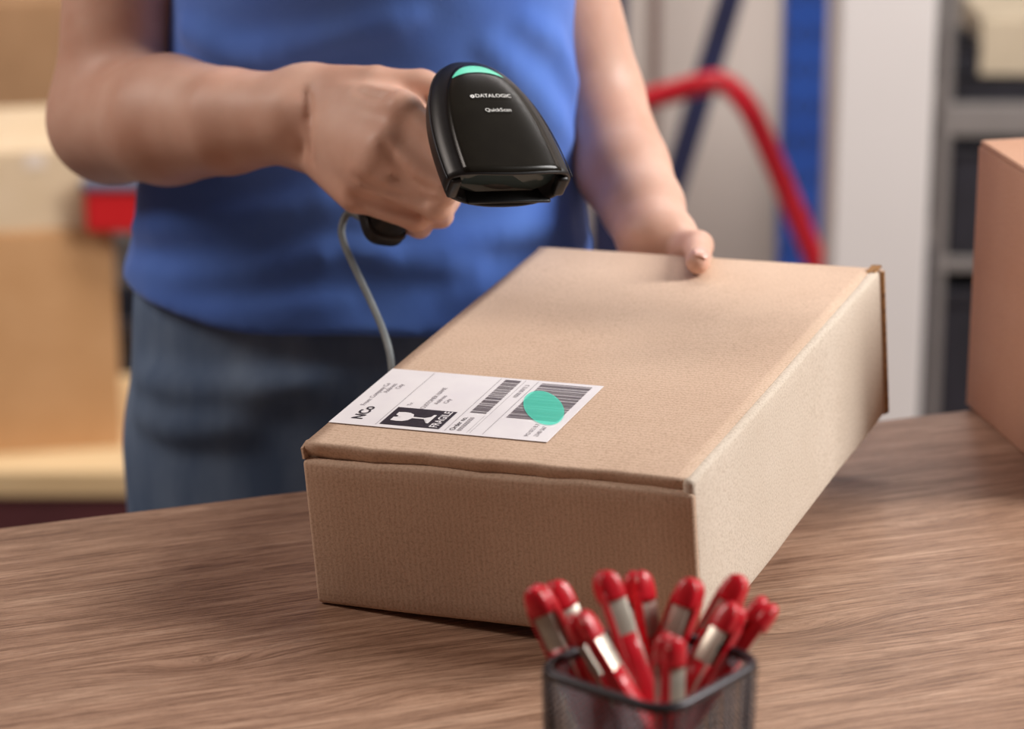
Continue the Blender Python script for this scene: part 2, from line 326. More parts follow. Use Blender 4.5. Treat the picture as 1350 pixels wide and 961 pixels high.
# shipping label: reading direction runs along v, the label's head is at small u
lab = link('shipping_label', None or me_from(*(lambda P: ([*P, *[(a, b, c+0.00025) for a, b, c in P]], [(3, 2, 1, 0), (4, 5, 6, 7), (0, 1, 5, 4), (1, 2, 6, 5), (2, 3, 7, 6), (3, 0, 4, 7)]))([(0.0015, 0.0335, 0), (0.1395, 0.0335, 0), (0.1395, 0.1219, 0), (0.0015, 0.1219, 0)])), M_PAPER, parcel)
lab.location = (0.0005, 0, H_+0.0014)
lab['label'] = 'white printed address and barcode label'
ZI = 0.00045
def quad_list(name, qs, m, z=ZI):
    V = []; Fc = []
    for (u0, v0, u1, v1) in qs:
        i = len(V); V += [(u0, v0, z), (u1, v0, z), (u1, v1, z), (u0, v1, z)]; Fc.append((i, i+1, i+2, i+3))
    return link(name, me_from(V, Fc), m, lab)
def ink_text(s, u, v, size, m=M_INK, bold=0.0, ax='CENTER', sx=1.0):
    me = text_mesh(s, size, bold, ax); o = link('printed_text', me, m, lab)
    o.matrix_local = Matrix(((0, 1*-1*-1, 0, u), (1, 0, 0, v), (0, 0, 1, ZI), (0, 0, 0, 1)))
    # reading direction +v, letters' up towards -u
    o.matrix_local = Matrix(((0, -1, 0, u), (sx, 0, 0, v), (0, 0, 1, ZI), (0, 0, 0, 1)))
    return o
ink_text('NCo', 0.0160, 0.0515, 0.0098, bold=0.00022)
ink_text('From: Company Co', 0.0100, 0.0985, 0.0045, M_INK2, ax='RIGHT')
ink_text('Address', 0.0145, 0.0985, 0.0045, M_INK2, ax='RIGHT'); ink_text('City', 0.0190, 0.0985, 0.0045, M_INK2, ax='RIGHT')
ink_text('To:', 0.0375, 0.0700, 0.0036, M_INK2)
ink_text('CUSTOMER NAME', 0.0475, 0.0815, 0.0042, M_INK2); ink_text('Address', 0.0525, 0.0800, 0.0042, M_INK2); ink_text('City', 0.0575, 0.0790, 0.0042, M_INK2)
ink_text('Order no.', 0.0785, 0.0375, 0.0050, ax='LEFT'); ink_text('0000000000', 0.0830, 0.0375, 0.0042, M_INK2, ax='LEFT')
ink_text('1000 0012 3', 0.0945, 0.1030, 0.0042, M_INK2)
ink_text('PO 012 8 7', 0.1245, 0.0480, 0.0040, M_INK2); ink_text('2340 567', 0.1300, 0.0470, 0.0040, M_INK2)
quad_list('divider_lines', [(0.0305, 0.036, 0.0308, 0.120), (0.0745, 0.036, 0.0748, 0.120), (0.0985, 0.036, 0.0988, 0.120), (0.0905, 0.036, 0.0907, 0.120), (0.0885, 0.036, 0.0887, 0.062)], M_INK2)
def bars(u0, u1, v0, v1, seed):
    r = random.Random(seed); q = []; v = v0
    while v < v1-0.0003:
        t = r.choice([0.0004, 0.0007, 0.0007, 0.0011, 0.0016]); q.append((u0, v, u1, min(v+t, v1))); v += t+r.choice([0.0004, 0.0005, 0.0008, 0.0012])
    return q
M_BAR = mat('barcode_ink', srgb(122, 114, 119), 0.6)
quad_list('barcode', bars(0.0778, 0.0880, 0.0655, 0.1195, 3), M_BAR)
quad_list('barcode', bars(0.1018, 0.1338, 0.0630, 0.1190, 5), M_BAR)
fr = quad_list('fragile_mark', [(0.0325, 0.0375, 0.0705, 0.0640)], M_INK)
# broken wine glass, pointing up towards -u (drawn in u, v; axis at v = 0.0505)
cv = 0.0500
def poly(name, pts, m, z):
    return link(name, me_from([(u, v, z) for u, v in pts], [tuple(range(len(pts)))]), m, lab)
bowl = [(0.0365, cv-0.0062), (0.0405, cv-0.0068), (0.0440, cv-0.0064), (0.0470, cv-0.0045), (0.0482, cv-0.001), (0.0555, cv-0.0008), (0.0585, cv-0.003), (0.0592, cv-0.0064), (0.0608, cv-0.0064), (0.0608, cv+0.0064), (0.0592, cv+0.0064), (0.0585, cv+0.003), (0.0555, cv+0.0008), (0.0482, cv+0.001), (0.0470, cv+0.0045), (0.0440, cv+0.0064), (0.0405, cv+0.0068), (0.0365, cv+0.0062), (0.0365, cv+0.0022), (0.0388, cv+0.0008), (0.0384, cv-0.0008), (0.0412, cv-0.0002), (0.0392, cv-0.0022), (0.0396, cv-0.0006), (0.0365, cv-0.0012)]
me = None
gb = bmesh.new(); vs = [gb.verts.new((u, v, ZI+0.0002)) for u, v in bowl]; f_ = gb.faces.new(vs); bmesh.ops.triangulate(gb, faces=[f_]); gm = bm_me(gb)
link('glass_symbol', gm, M_PAPER, lab)
t_ = ink_text('FRAGILE', 0.0662, 0.0508, 0.0072, M_PAPER, bold=0.00012, sx=0.92); t_.location.z = ZI+0.0002
# scanner's aiming light painted as turquoise film on the large barcode, bars showing through
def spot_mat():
    m = mat('painted_light_film', srgb(104, 250, 218), 0.5); nt = m.node_tree; N = nt.nodes; L = nt.links; b = N['Principled BSDF']
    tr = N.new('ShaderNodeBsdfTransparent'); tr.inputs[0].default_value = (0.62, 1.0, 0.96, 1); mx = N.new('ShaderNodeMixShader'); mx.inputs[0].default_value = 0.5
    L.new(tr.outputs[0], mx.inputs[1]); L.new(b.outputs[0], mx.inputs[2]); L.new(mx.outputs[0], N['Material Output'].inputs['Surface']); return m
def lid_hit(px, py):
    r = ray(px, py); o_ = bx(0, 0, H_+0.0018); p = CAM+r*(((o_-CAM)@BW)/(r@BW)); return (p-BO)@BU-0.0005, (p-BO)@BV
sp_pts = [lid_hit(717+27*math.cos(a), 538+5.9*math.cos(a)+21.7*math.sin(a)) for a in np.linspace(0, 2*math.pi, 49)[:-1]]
link('painted_scan_spot', me_from([(u, v, ZI+0.00025) for u, v in sp_pts], [tuple(range(48))]), spot_mat(), lab)

# ------------------------------------------------------------------ carton at the right
def carton(name, corner, d1, d2, l1, l2, h, m, label, flap=True, tape=False):
    d1 = Vector((*d1, 0)).normalized(); d2 = Vector((*d2, 0)).normalized()
    r = empty(name); r.matrix_world = Matrix(((d1.x, d2.x, 0, corner[0]), (d1.y, d2.y, 0, corner[1]), (0, 0, 1, corner[2]), (0, 0, 0, 1)))
    t = 0.004
    box('side_panel', (0, 0, 0), (l1, t, h), m, r, 0.001); box('side_panel', (0, l2-t, 0), (l1, l2, h), m, r, 0.001)
    box('side_panel', (0, t, 0), (t, l2-t, h), m, r, 0.001); box('side_panel', (l1-t, t, 0), (l1, l2-t, h), m, r, 0.001)
    box('bottom_panel', (t, t, 0), (l1-t, l2-t, t), m, r)
    g = 0.0012
    box('top_flap', (0.001, 0.001, h), (l1-0.001, l2/2-g, h+t), m, r, 0.0012); box('top_flap', (0.001, l2/2+g, h), (l1-0.001, l2-0.001, h+t), m, r, 0.0012)
    if tape:
        box('tape', (-0.0006, l2/2-0.02, h+t), (l1+0.0006, l2/2+0.02, h+t+0.0006), M_TAPE, r)
    tag(r, label, 'box'); return r
cA = at_z(1273, 533, ZT); cB = at_z(1350, 600, ZT); e1 = (cB-cA)[:2]; e1 /= np.linalg.norm(e1); e2 = np.array([-e1[1], e1[0]])
# d1 = along left face towards the viewer, d2 = to the right
carton('cardboard_carton', (cA[0], cA[1], ZT+0.0003), tuple(e1), tuple(e2), 0.20, 0.26, 0.186, M_CARD_R, 'reddish-brown cardboard carton on the table at the right edge of the picture')

# ------------------------------------------------------------------ implicit surfaces for the figure
def V3(p): return np.asarray(p, np.float32)
def cone(P, a, b, r1, r2):
    a = V3(a); b = V3(b); ba = b-a; pa = P-a; h = np.clip((pa@ba)/float(ba@ba), 0, 1)
    return np.sqrt(((pa-h[:, None]*ba)**2).sum(1)) - (r1+(r2-r1)*h)
def ell(P, c, r, R=None):
    q = P-V3(c)
    if R is not None: q = q@R.astype(np.float32)
    r = V3(r); k0 = np.sqrt(((q/r)**2).sum(1)); k1 = np.sqrt(((q/(r*r))**2).sum(1))+1e-9
    return k0*(k0-1)/k1
def near(P, c, R, fn, *a):
    q = np.sqrt(((P-V3(c))**2).sum(1)); m = q < R; out = np.maximum(q-R*0.8, 0.02).astype(np.float32)
    if m.any(): out[m] = fn(P[m], *a)
    return out
def smin(a, b, k):
    h = np.clip(0.5+0.5*(b-a)/k, 0, 1); return b*(1-h)+a*h-k*h*(1-h)
def stack(P, rows, yaw, n=2.0):
    R = np.array(rows, np.float32); z = P[:, 2]
    cx = np.interp(z, R[:, 0], R[:, 1]); cy = np.interp(z, R[:, 0], R[:, 2]); a = np.interp(z, R[:, 0], R[:, 3]); b = np.interp(z, R[:, 0], R[:, 4])
    c, s = math.cos(yaw), math.sin(yaw); x = P[:, 0]-cx; y = P[:, 1]-cy; u = x*c+y*s; v = -x*s+y*c
    k = (np.abs(u/a)**n+np.abs(v/b)**n)**(1/n)
    d = (k-1)*np.minimum(a, b)*1.15
    return np.maximum(d, np.maximum(R[0, 0]-z, z-R[-1, 0]))
def mesh_sdf(fn, lo, hi, h, smooth=2):
    lo = np.array(lo, float); n = np.ceil((np.array(hi)-lo)/h).astype(int); B = 16; nb = np.ceil(n/B).astype(int); n = nb*B
    g = np.stack(np.meshgrid(*[np.arange(k) for k in nb], indexing='ij'), -1).reshape(-1, 3)
    dc = fn((lo+(g*B+B/2)*h).astype(np.float32))
    D = np.repeat(np.repeat(np.repeat(np.sign(dc).reshape(nb), B, 0), B, 1), B, 2).astype(np.float32)
    keep = g[np.abs(dc) < B*h*1.35]
    loc = np.stack(np.meshgrid(*[np.arange(B)]*3, indexing='ij'), -1).reshape(-1, 3)
    for s in range(0, len(keep), 48):
        kb = keep[s:s+48]; pts = (lo+((kb[:, None, :]*B+loc[None])*h)).reshape(-1, 3).astype(np.float32)
        v = fn(pts).reshape(len(kb), B, B, B)
        for i, (a, b, c) in enumerate(kb): D[a*B:a*B+B, b*B:b*B+B, c*B:c*B+B] = v[i]
    ins = D < 0; dims = D.shape; cid = []; pos = []; quads = []
    st = np.array([dims[1]*dims[2], dims[2], 1])
    for ax in range(3):
        sl0 = [slice(None)]*3; sl1 = [slice(None)]*3; sl0[ax] = slice(0, -1); sl1[ax] = slice(1, None)
        e = np.argwhere(ins[tuple(sl0)] != ins[tuple(sl1)])
        o1, o2 = (ax+1) % 3, (ax+2) % 3
        e = e[(e[:, o1] > 0) & (e[:, o2] > 0)]
        f1 = e.copy(); f1[:, ax] += 1
        a = D[tuple(e.T)]; b = D[tuple(f1.T)]; t = a/(a-b); p = e.astype(float); p[:, ax] += t
        cs = []
        for d1, d2 in ((0, 0), (-1, 0), (-1, -1), (0, -1)):
            c = e.copy(); c[:, o1] += d1; c[:, o2] += d2; i = c@st; cs.append(i); cid.append(i); pos.append(p)
        q = np.stack(cs, 1); q[~ins[tuple(e.T)]] = q[~ins[tuple(e.T)]][:, ::-1]; quads.append(q)
    cid = np.concatenate(cid); pos = np.concatenate(pos); Q = np.concatenate(quads)
    uq, inv = np.unique(cid, return_inverse=True); cnt = np.bincount(inv)
    Vt = np.stack([np.bincount(inv, pos[:, k])/cnt for k in range(3)], 1)*h+lo
    Q = np.searchsorted(uq, Q)
    for _ in range(smooth):
        acc = np.zeros_like(Vt); c = np.zeros(len(Vt))
        for i in range(4):
            j = (i+1) % 4
            for k in range(3): acc[:, k] += np.bincount(Q[:, i], Vt[Q[:, j], k], len(Vt))+np.bincount(Q[:, j], Vt[Q[:, i], k], len(Vt))
            c += np.bincount(Q[:, i], minlength=len(Vt))+np.bincount(Q[:, j], minlength=len(Vt))
        Vt = Vt*0.5+0.5*acc/c[:, None]
    me = bpy.data.meshes.new('mesh'); me.vertices.add(len(Vt)); me.vertices.foreach_set('co', Vt.ravel().astype(np.float32))
    me.loops.add(len(Q)*4); me.polygons.add(len(Q)); me.loops.foreach_set('vertex_index', Q.ravel().astype(np.int32))
    me.polygons.foreach_set('loop_start', np.arange(0, len(Q)*4, 4, dtype=np.int32))
    me.update(calc_edges=True); me.validate(); me.shade_smooth(); return me
def surf(px, py, fn, d0=1.75, d1=2.4):
    ds = np.linspace(d0, d1, 400); P = np.array([at(px, py, d) for d in ds], np.float32); v = fn(P); i = int(np.argmax(v < 0))
    return at(px, py, ds[i]) if v[i] < 0 else at(px, py, 2.1)

def dense(pl, st=22):
    out = [pl[0]]
    for a, b in zip(pl, pl[1:]):
        n_ = max(1, int(math.hypot(b[0]-a[0], b[1]-a[1])/st)); out += [(a[0]+(b[0]-a[0])*k/n_, a[1]+(b[1]-a[1])*k/n_) for k in range(1, n_+1)]
    return out
YAW = math.radians(-2)
# z, centre x, centre y, half width, half depth
TY = 2.06
TORSO = [(0.60, -0.110, TY, 0.163, 0.112), (0.84, -0.110, TY, 0.165, 0.114), (0.92, -0.110, TY-.004, 0.160, 0.108), (1.00, -0.107, TY-.008, 0.151, 0.102), (1.06, -0.101, TY-.008, 0.140, 0.098), (1.11, -0.099, TY-.007, 0.135, 0.103), (1.16, -0.097, TY-.005, 0.133, 0.116), (1.21, -0.097, TY-.003, 0.138, 0.131), (1.26, -0.098, TY, 0.148, 0.135), (1.31, -0.098, TY+.004, 0.156, 0.121), (1.36, -0.098, TY+.01, 0.160, 0.100), (1.41, -0.098, TY+.015, 0.130, 0.075), (1.44, -0.098, TY+.015, 0.085, 0.055)]
def torso(P, off=0.0):
    rows = [(z, x, y, a+off, b+off) for z, x, y, a, b in TORSO]; return stack(P, rows, YAW, 2.1)
# right arm (left in the picture)
elR = at(146, 158, 2.075); shR = elR+np.array([0.030, 0.06, 0.27])
fa1 = at(222, 158, 2.000); fa2 = at(300, 160, 1.955); wrR = at(392, 154, 1.922)
w1 = at(402, 124, 1.925); w2 = at(404, 184, 1.927)
RH = {'mc': [(530, 146, 1.852), (508, 190, 1.848), (486, 228, 1.856), (470, 258, 1.872)],
      'pip': [(590, 196, 1.838), (584, 249, 1.838), (577, 270, 1.848), (549, 287, 1.864)],
      'dip': [(592, 215, 1.872), (588, 262, 1.876), (580, 283, 1.886), (553, 298, 1.898)],
      'tip': [(570, 215, 1.893), (562, 260, 1.897), (555, 281, 1.905), (530, 292, 1.912)]}
RHP = {k: [at(*q) for q in v] for k, v in RH.items()}
thR = [at(420, 118, 1.915), at(496, 111, 1.888), at(556, 112, 1.882), at(600, 126, 1.872)]
# left arm (right in the picture)
elL = at(783, 128, 2.115); shL = elL+np.array([-0.080, 0.03, 0.27]); fl1 = at(822, 225, 2.075); fl2 = at(848, 275, 2.045); wrL = at(867, 313, 2.018)
LH = {'mc': [bx(0.110, 0.383, 0.072), bx(0.101, 0.386, 0.066), bx(0.081, 0.387, 0.068), bx(0.063, 0.386, 0.078)],
      'pip': [bx(0.112, 0.376, 0.032), bx(0.102, 0.378, 0.022), bx(0.081, 0.378, 0.026), bx(0.060, 0.378, 0.042)],
      'dip': [bx(0.112, 0.374, 0.006), bx(0.102, 0.375, -0.004), bx(0.081, 0.375, 0.000), bx(0.060, 0.374, 0.020)],
      'tip': [bx(0.111, 0.354, -0.010), bx(0.102, 0.352, -0.011), bx(0.081, 0.354, -0.011), bx(0.060, 0.372, 0.002)]}
def bhit(px, py, n, off):
    r = ray(px, py); o_ = BO+n*off; return CAM+r*(((o_-CAM)@n)/(r@n))
thL = [bhit(874, 318, BV, 0.392), bhit(894, 320, BV, 0.388), bhit(921, 324, BV, 0.3705), bhit(920, 346, BW, H_+0.0098)]
HEADC = np.array([-0.085, 2.03, 1.565])
FR = 0.0098
def hand(P, W1, W2, H, th, web):
    r_mc = [0.0135, 0.0132, 0.0125, 0.0118]; d = None
    for i in range(4):
        a = W1*(1-i/3)+W2*(i/3)
        c = cone(P, a, H['mc'][i], 0.0165, r_mc[i]); d = c if d is None else smin(d, c, 0.010)
    mid = (H['mc'][0]+H['mc'][1]+H['mc'][2]+H['mc'][3])/4*0.55+(W1+W2)/2*0.45
    d = smin(d, cone(P, mid, (H['mc'][1]+H['mc'][2])/2, 0.017, 0.012), 0.012)
    fr = [FR, FR*1.02, FR*0.97, FR*0.88]
    d = smin(d, cone(P, (H['mc'][0]+H['mc'][1])/2, (H['pip'][0]+H['pip'][1])/2, 0.0085, 0.0075), 0.003)
    # thumb
    t = smin(cone(P, th[0], th[1], 0.0165, 0.0118), cone(P, th[1], th[2], 0.0108, 0.0096), 0.004)
    t = smin(t, cone(P, th[2], th[3], 0.0098, 0.0082), 0.004)
    d = smin(d, t, 0.0045)
    dn = th[1]-H['mc'][0]; back = th[1]-W1; bk = np.cross(dn, back); bk /= np.linalg.norm(bk); bk = bk*np.sign(bk@web)
    d = smin(d, cone(P, th[1]+bk*0.004, H['mc'][0]+bk*0.006, 0.0095, 0.0100), 0.006)
    d = smin(d, cone(P, th[1]*.4+th[2]*.6+bk*0.007, H['mc'][0]*.6+H['pip'][0]*.4+bk*0.009, 0.0075, 0.0085), 0.005)
    for i in range(4):
        f = cone(P, H['mc'][i], H['pip'][i], fr[i]*1.12, fr[i])
        f = smin(f, cone(P, H['pip'][i], H['dip'][i], fr[i]*1.02, fr[i]*0.9), 0.003)
        f = smin(f, cone(P, H['dip'][i], H['tip'][i], fr[i]*0.92, fr[i]*0.82), 0.003)
        d = smin(d, f, 0.0022)
    return d
def armR(P):
    d = smin(cone(P, shR, elR, 0.047, 0.039), cone(P, elR, fa1, 0.041, 0.0435), 0.020)
    d = smin(d, cone(P, fa1, fa2, 0.0435, 0.0345), 0.006); d = smin(d, cone(P, fa2, wrR, 0.0345, 0.0280), 0.006)
    d = smin(d, smin(cone(P, wrR, w1, 0.024, 0.0175), cone(P, wrR, w2, 0.024, 0.0172), 0.012), 0.012)
    hc = (w1+RHP['pip'][2])/2; d = smin(d, near(P, hc, 0.16, hand, w1, w2, RHP, thR, FWD), 0.010)
    if not CREASE: return d
    mm = (np.abs(d) < 0.012) & (((P-V3(hc))**2).sum(1) < 0.13**2)
    if not mm.any(): return d
    full = d; P = P[mm]; d = d[mm]
    for q in CREASE:
        for i in range(len(q)-1):
            c = cone(P, q[i], q[i+1], 0.0014, 0.0014); h = np.clip(0.5-0.5*(d+c)/0.004, 0, 1); d = d*(1-h)-c*h+0.004*h*(1-h)
    full[mm] = d
    return full
CREASE = []
_cr = [[surf(x, y, armR) for x, y in dense(pl_, 10)] for pl_ in ([(404, 120), (409, 160), (407, 200), (411, 213)], [(399, 190), (396, 208)], [(466, 232), (480, 241), (520, 256), (556, 265), (583, 264)], [(460, 257), (480, 267), (515, 276), (552, 283)], [(505, 190), (520, 215), (540, 238), (562, 249), (580, 254)], [(470, 118), (500, 128), (516, 122)])]
CREASE = _cr
wl1 = wrL+0.011*BU; wl2 = wrL-0.013*BU
def armL(P):
    d = smin(cone(P, shL, elL, 0.045, 0.0345), cone(P, elL, fl1, 0.0340, 0.0325), 0.010)
    d = smin(d, cone(P, fl1, fl2, 0.0325, 0.0280), 0.006); d = smin(d, cone(P, fl2, wrL, 0.0280, 0.0230), 0.006)
    return smin(d, near(P, bx(0.09, 0.38, 0.06), 0.16, hand, wl1, wl2, LH, thL, -BV), 0.010)
def headsdf(P):
    c = HEADC; d = ell(P, c, (0.073, 0.092, 0.108)); f = lambda x, y, z: c+np.array([x, y, z])
    d = smin(d, ell(P, f(0, -0.03, -0.062), (0.052, 0.058, 0.058)), 0.03)
    d = smin(d, cone(P, f(0, -0.092, 0.0), f(0, -0.106, -0.034), 0.006, 0.011), 0.012)
    d = smin(d, ell(P, f(0, -0.086, -0.066), (0.022, 0.009, 0.009)), 0.008)
    for s in (-1, 1):
        d = smin(d, ell(P, f(s*0.073, 0.008, -0.008), (0.009, 0.020, 0.032)), 0.006)
        e = ell(P, f(s*0.030, -0.094, 0.0), (0.016, 0.012, 0.010)); d = np.maximum(d, -(e+0.002)); d = smin(d, ell(P, f(s*0.030, -0.079, 0.0), (0.012, 0.012, 0.010)), 0.003)
    return smin(d, cone(P, f(0, 0.03, -0.06), np.array([-0.098, 2.075, 1.40]), 0.050, 0.056), 0.03)
def body(P):
    d = torso(P, -0.010); d = smin(d, near(P, HEADC+np.array([0, 0.03, -0.06]), 0.26, headsdf), 0.02)
    aR = armR(P); aL = armL(P)
    up = np.clip((P[:, 2]-1.20)/0.1, 0, 1)
    d = smin(d, aR, 0.002+0.03*up); return smin(d, aL, 0.002+0.03*up)

person = empty('person', (-0.105, 2.03, 0))
tag(person, 'person in a blue t-shirt and jeans aiming a handheld scanner and gripping the parcel', 'person')
def child(o): o.parent = person; o.matrix_parent_inverse = person.matrix_world.inverted(); return o
person.matrix_world = Matrix.Translation((-0.105, 2.03, 0))
bd = child(link('body', mesh_sdf(body, (-0.40, 1.72, 0.80), (0.26, 2.25, 1.70), 0.0025, 2), M_SKIN))
# shirt
SHO = 0.008
def shirt0(P): return torso(P, SHO)
ridges = [([(182, 356), (230, 366), (320, 358), (400, 340), (450, 330)], 0.005, 0.006),
          ([(185, 300), (260, 292), (360, 280), (450, 262)], 0.004, 0.007),
          ([(190, 432), (260, 444), (360, 450), (460, 452), (560, 448), (660, 436)], 0.0035, 0.004),
          ([(190, 398), (280, 412), (380, 405), (450, 396)], 0.003, 0.006), ([(330, 72), (430, 52), (540, 18)], 0.004, 0.007),
          ([(250, 40), (300, 62), (380, 80)], 0.003, 0.006), ([(560, 330), (640, 310), (740, 300)], 0.004, 0.006), ([(640, 60), (700, 120), (742, 180)], 0.004, 0.008),
          ([(600, 390), (680, 372), (770, 322)], 0.005, 0.006), ([(690, 30), (730, 60), (752, 110)], 0.003, 0.006), ([(480, 330), (540, 345), (620, 350)], 0.003, 0.006)]
def _rl():
    out = []
    for pts, amp, r in ridges:
        pts = dense(pts); q = [surf(x, y, shirt0)+ray(x, y)*r*0.55 for x, y in pts]; out.append((q, r, amp))
    return out
RL = _rl()
def shirt(P):
    d = shirt0(P)
    z = P[:, 2]; x = P[:, 0]
    d = d - 0.0006*np.sin(z*95+x*22+3*np.sin(x*17))*np.sin(x*31+z*13+1.0) - 0.004*np.exp(-((z-0.925)/0.02)**2)
    keep = d; mm = np.abs(d) < 0.03; Pa = P; P = P[mm]; d = d[mm]
    for q, r, amp in (RL if mm.any() else []):
        m_ = cone(P, q[0], q[1], r*0.5, r)
        for i in range(1, len(q)-1): m_ = np.minimum(m_, cone(P, q[i], q[i+1], r, r if i < len(q)-2 else r*0.5))
        d = smin(d, m_, 0.016)
    keep[mm] = d; d = keep; P = Pa
    for sh, el, k in ((shR, elR, 0), (shL, elL, 1)):
        mid = sh+(el-sh)*0.42
        s = cone(P, sh, mid, 0.060, 0.056); ax = (el-sh)/np.linalg.norm(el-sh); cut = (P-V3(mid))@V3(ax); s = np.maximum(s, cut)
        d = smin(d, s, 0.03*np.clip((z-1.15)/0.1, 0.03, 1))
    nk = ell(P, (-0.094, 2.045, 1.445), (0.075, 0.075, 0.05)); d = np.maximum(d, -nk)
    hem = 0.926+0.006*np.sin(x*14)+0.0025*np.sin(x*41)
    e_ = hem-z; h_ = np.clip(0.5-0.5*(e_-d)/0.006, 0, 1); return e_*(1-h_)+d*h_+0.006*h_*(1-h_)
child(link('t_shirt', mesh_sdf(shirt, (-0.42, 1.87, 0.88), (0.20, 2.27, 1.48), 0.004, 3), M_SHIRT))
# jeans
JR = [(0.74, -0.110, TY, 0.168, 0.121), (0.84, -0.110, TY, 0.167, 0.117), (0.92, -0.110, TY-.004, 0.162, 0.110), (0.99, -0.107, TY-.008, 0.150, 0.100)]
c12, s12 = math.cos(YAW), math.sin(YAW)
def loc(u, v, z): return np.array([-0.110+u*c12-v*s12, TY+u*s12+v*c12, z])
jf = [[(195, 500), (260, 512), (340, 510), (430, 496)], [(195, 545), (240, 560), (330, 556)]]
def jeans0(P): return stack(P, JR, YAW, 2.3)
JF = [[surf(x, y, jeans0)+ray(x, y)*0.0055 for x, y in dense(pl)] for pl in jf]
def jeans(P):
    d = jeans0(P)
    for s in (-1, 1):
        d = smin(d, smin(cone(P, loc(s*0.083, 0, 0.80), loc(s*0.085, 0.005, 0.46), 0.088, 0.062), cone(P, loc(s*0.085, 0.005, 0.46), loc(s*0.088, 0.02, 0.075), 0.062, 0.058), 0.02), 0.02)
    for q in JF:
        for i in range(len(q)-1): d = smin(d, cone(P, q[i], q[i+1], 0.006, 0.006), 0.018)
    return np.maximum(d, 0.06-P[:, 2])
child(link('jeans', mesh_sdf(jeans, (-0.36, 1.84, 0.04), (0.14, 2.26, 1.0), 0.005, 2), M_DENIM))
for s in (-1, 1):
    def shoe(P, s=s):
        d = smin(cone(P, loc(s*0.088, 0.03, 0.05), loc(s*0.09, -0.11, 0.042), 0.04, 0.036), cone(P, loc(s*0.088, 0.02, 0.05), loc(s*0.088, 0.02, 0.09), 0.042, 0.04), 0.02)
        return np.maximum(d, 0.016-P[:, 2])
    c = loc(s*0.09, -0.04, 0.05); sh_ = child(link('shoe', mesh_sdf(shoe, c-np.array([.1, .17, .06]), c+np.array([.1, .17, .1]), 0.006, 2), M_SHOE))
    def sole(P, s=s): return np.maximum(np.maximum(cone(P*np.array([1, 1, 0], np.float32), loc(s*0.088, 0.03, 0), loc(s*0.09, -0.11, 0), 0.042, 0.038), P[:, 2]-0.018), 0.0005-P[:, 2])
    so = link('sole', mesh_sdf(sole, c-np.array([.1, .17, .06]), c+np.array([.1, .17, .04]), 0.006, 0), M_SOLE, sh_); so.matrix_parent_inverse = Matrix.Translation((0, 0, 0))
def hair(P):
    c = HEADC; d = ell(P, c+np.array([0, 0.012, 0.012]), (0.084, 0.100, 0.112)); d = np.maximum(d, -ell(P, c+np.array([0, -0.075, -0.045]), (0.066, 0.085, 0.10)))
    d = smin(d, cone(P, c+np.array([0, 0.09, 0.0]), c+np.array([0, 0.12, -0.17]), 0.035, 0.015), 0.02); return d
child(link('hair', mesh_sdf(hair, HEADC-0.2, HEADC+0.2, 0.006, 2), M_HAIR))
# thumb nail on the hand that grips the parcel
tdir_ = thL[3]-thL[2]; tdir_ /= np.linalg.norm(tdir_); nn = BW-tdir_*(BW@tdir_); nn = nn+0.45*BU; nn -= tdir_*(nn@tdir_); nn /= np.linalg.norm(nn); ss = np.cross(tdir_, nn)
V = []; Fc = []
for i in range(9):
    for j in range(9):
        a = i/8; b_ = -1+2*j/8; ph_ = math.radians(-45+95*a); ang = b_*0.78*(1-0.25*abs(2*a-1)**3)
        dr = (nn*math.cos(ang)+ss*math.sin(ang)); q_ = dr*math.cos(max(ph_, 0))+tdir_*math.sin(max(ph_, 0)); V.append(thL[3]+q_*0.00845+tdir_*(0.0085*min(ph_, 0)))
for i in range(8):
    for j in range(8): Fc.append((i*9+j, i*9+j+1, (i+1)*9+j+1, (i+1)*9+j))
nl = child(link('thumbnail', me_from(V, Fc, True), M_NAIL)); md = nl.modifiers.new('thick', 'SOLIDIFY'); md.thickness = 0.0007; md.offset = 0

# ------------------------------------------------------------------ handheld scanner
def c2w(v): return RIGHT*v[0]-UP*v[1]+FWD*v[2]
sl = np.array([0.92, -0.04, 0.38]); sl /= np.linalg.norm(sl); sa = np.array([0.36, 1.0, -0.75]); sa -= sl*(sa@sl); sa /= np.linalg.norm(sa); sn = -np.cross(sl, sa)
SL, SA, SN = c2w(sl), c2w(sa), c2w(sn)
SC = at(650, 146, 1.795)
# local axes: x = lateral, y = towards the rear (-axis), z = top normal
SM = Matrix(((SL[0], -SA[0], SN[0], SC[0]), (SL[1], -SA[1], SN[1], SC[1]), (SL[2], -SA[2], SN[2], SC[2]), (0, 0, 0, 1)))
scanner = empty('barcode_scanner'); scanner.matrix_world = SM
tag(scanner, 'black handheld barcode scanner with mint crescent light, held above the parcel', 'scanner')
SMI = np.array(SM.inverted())
def tol(p): return (SMI@np.array([*p, 1.0]))[:3]
def plane_hit(px, py, z=0.0):
    r = ray(px, py); t = ((SC+SN*z-CAM)@SN)/(r@SN); return tol(CAM+r*t)
XR, XN, WM = 0.0560, -0.0465, 0.0400
def hw(y):
    t = (XR-y)/(XR-XN); t = min(max(t, 0), 1); return WM*max(1-(1-t)**2.5, 0)**0.5
HZ = 0.0160
def zc(y): return -HZ-0.002*((y)/0.05)
def ztop(x, y):
    w_ = max(hw(y), 1e-4); k = min(abs(x)/w_, 0.999); return zc(y)+hz(y)*(1-k**2.9)**(1/2.9)
def hz(y):
    t = (XR-y)/(XR-XN); return (HZ)*(max(1-(1-t)**6, 0)**0.5)*(1.0-0.10*t)
rings = []; NS = 56
ys = [XR-(XR-XN)*(1-math.cos(math.pi/2*min(1, i/34*1.0)))*1.0 for i in range(0, 35)]
ys = sorted(set([XR-(XR-XN)*((i/40)**1.7) for i in range(1, 41)]), reverse=True)
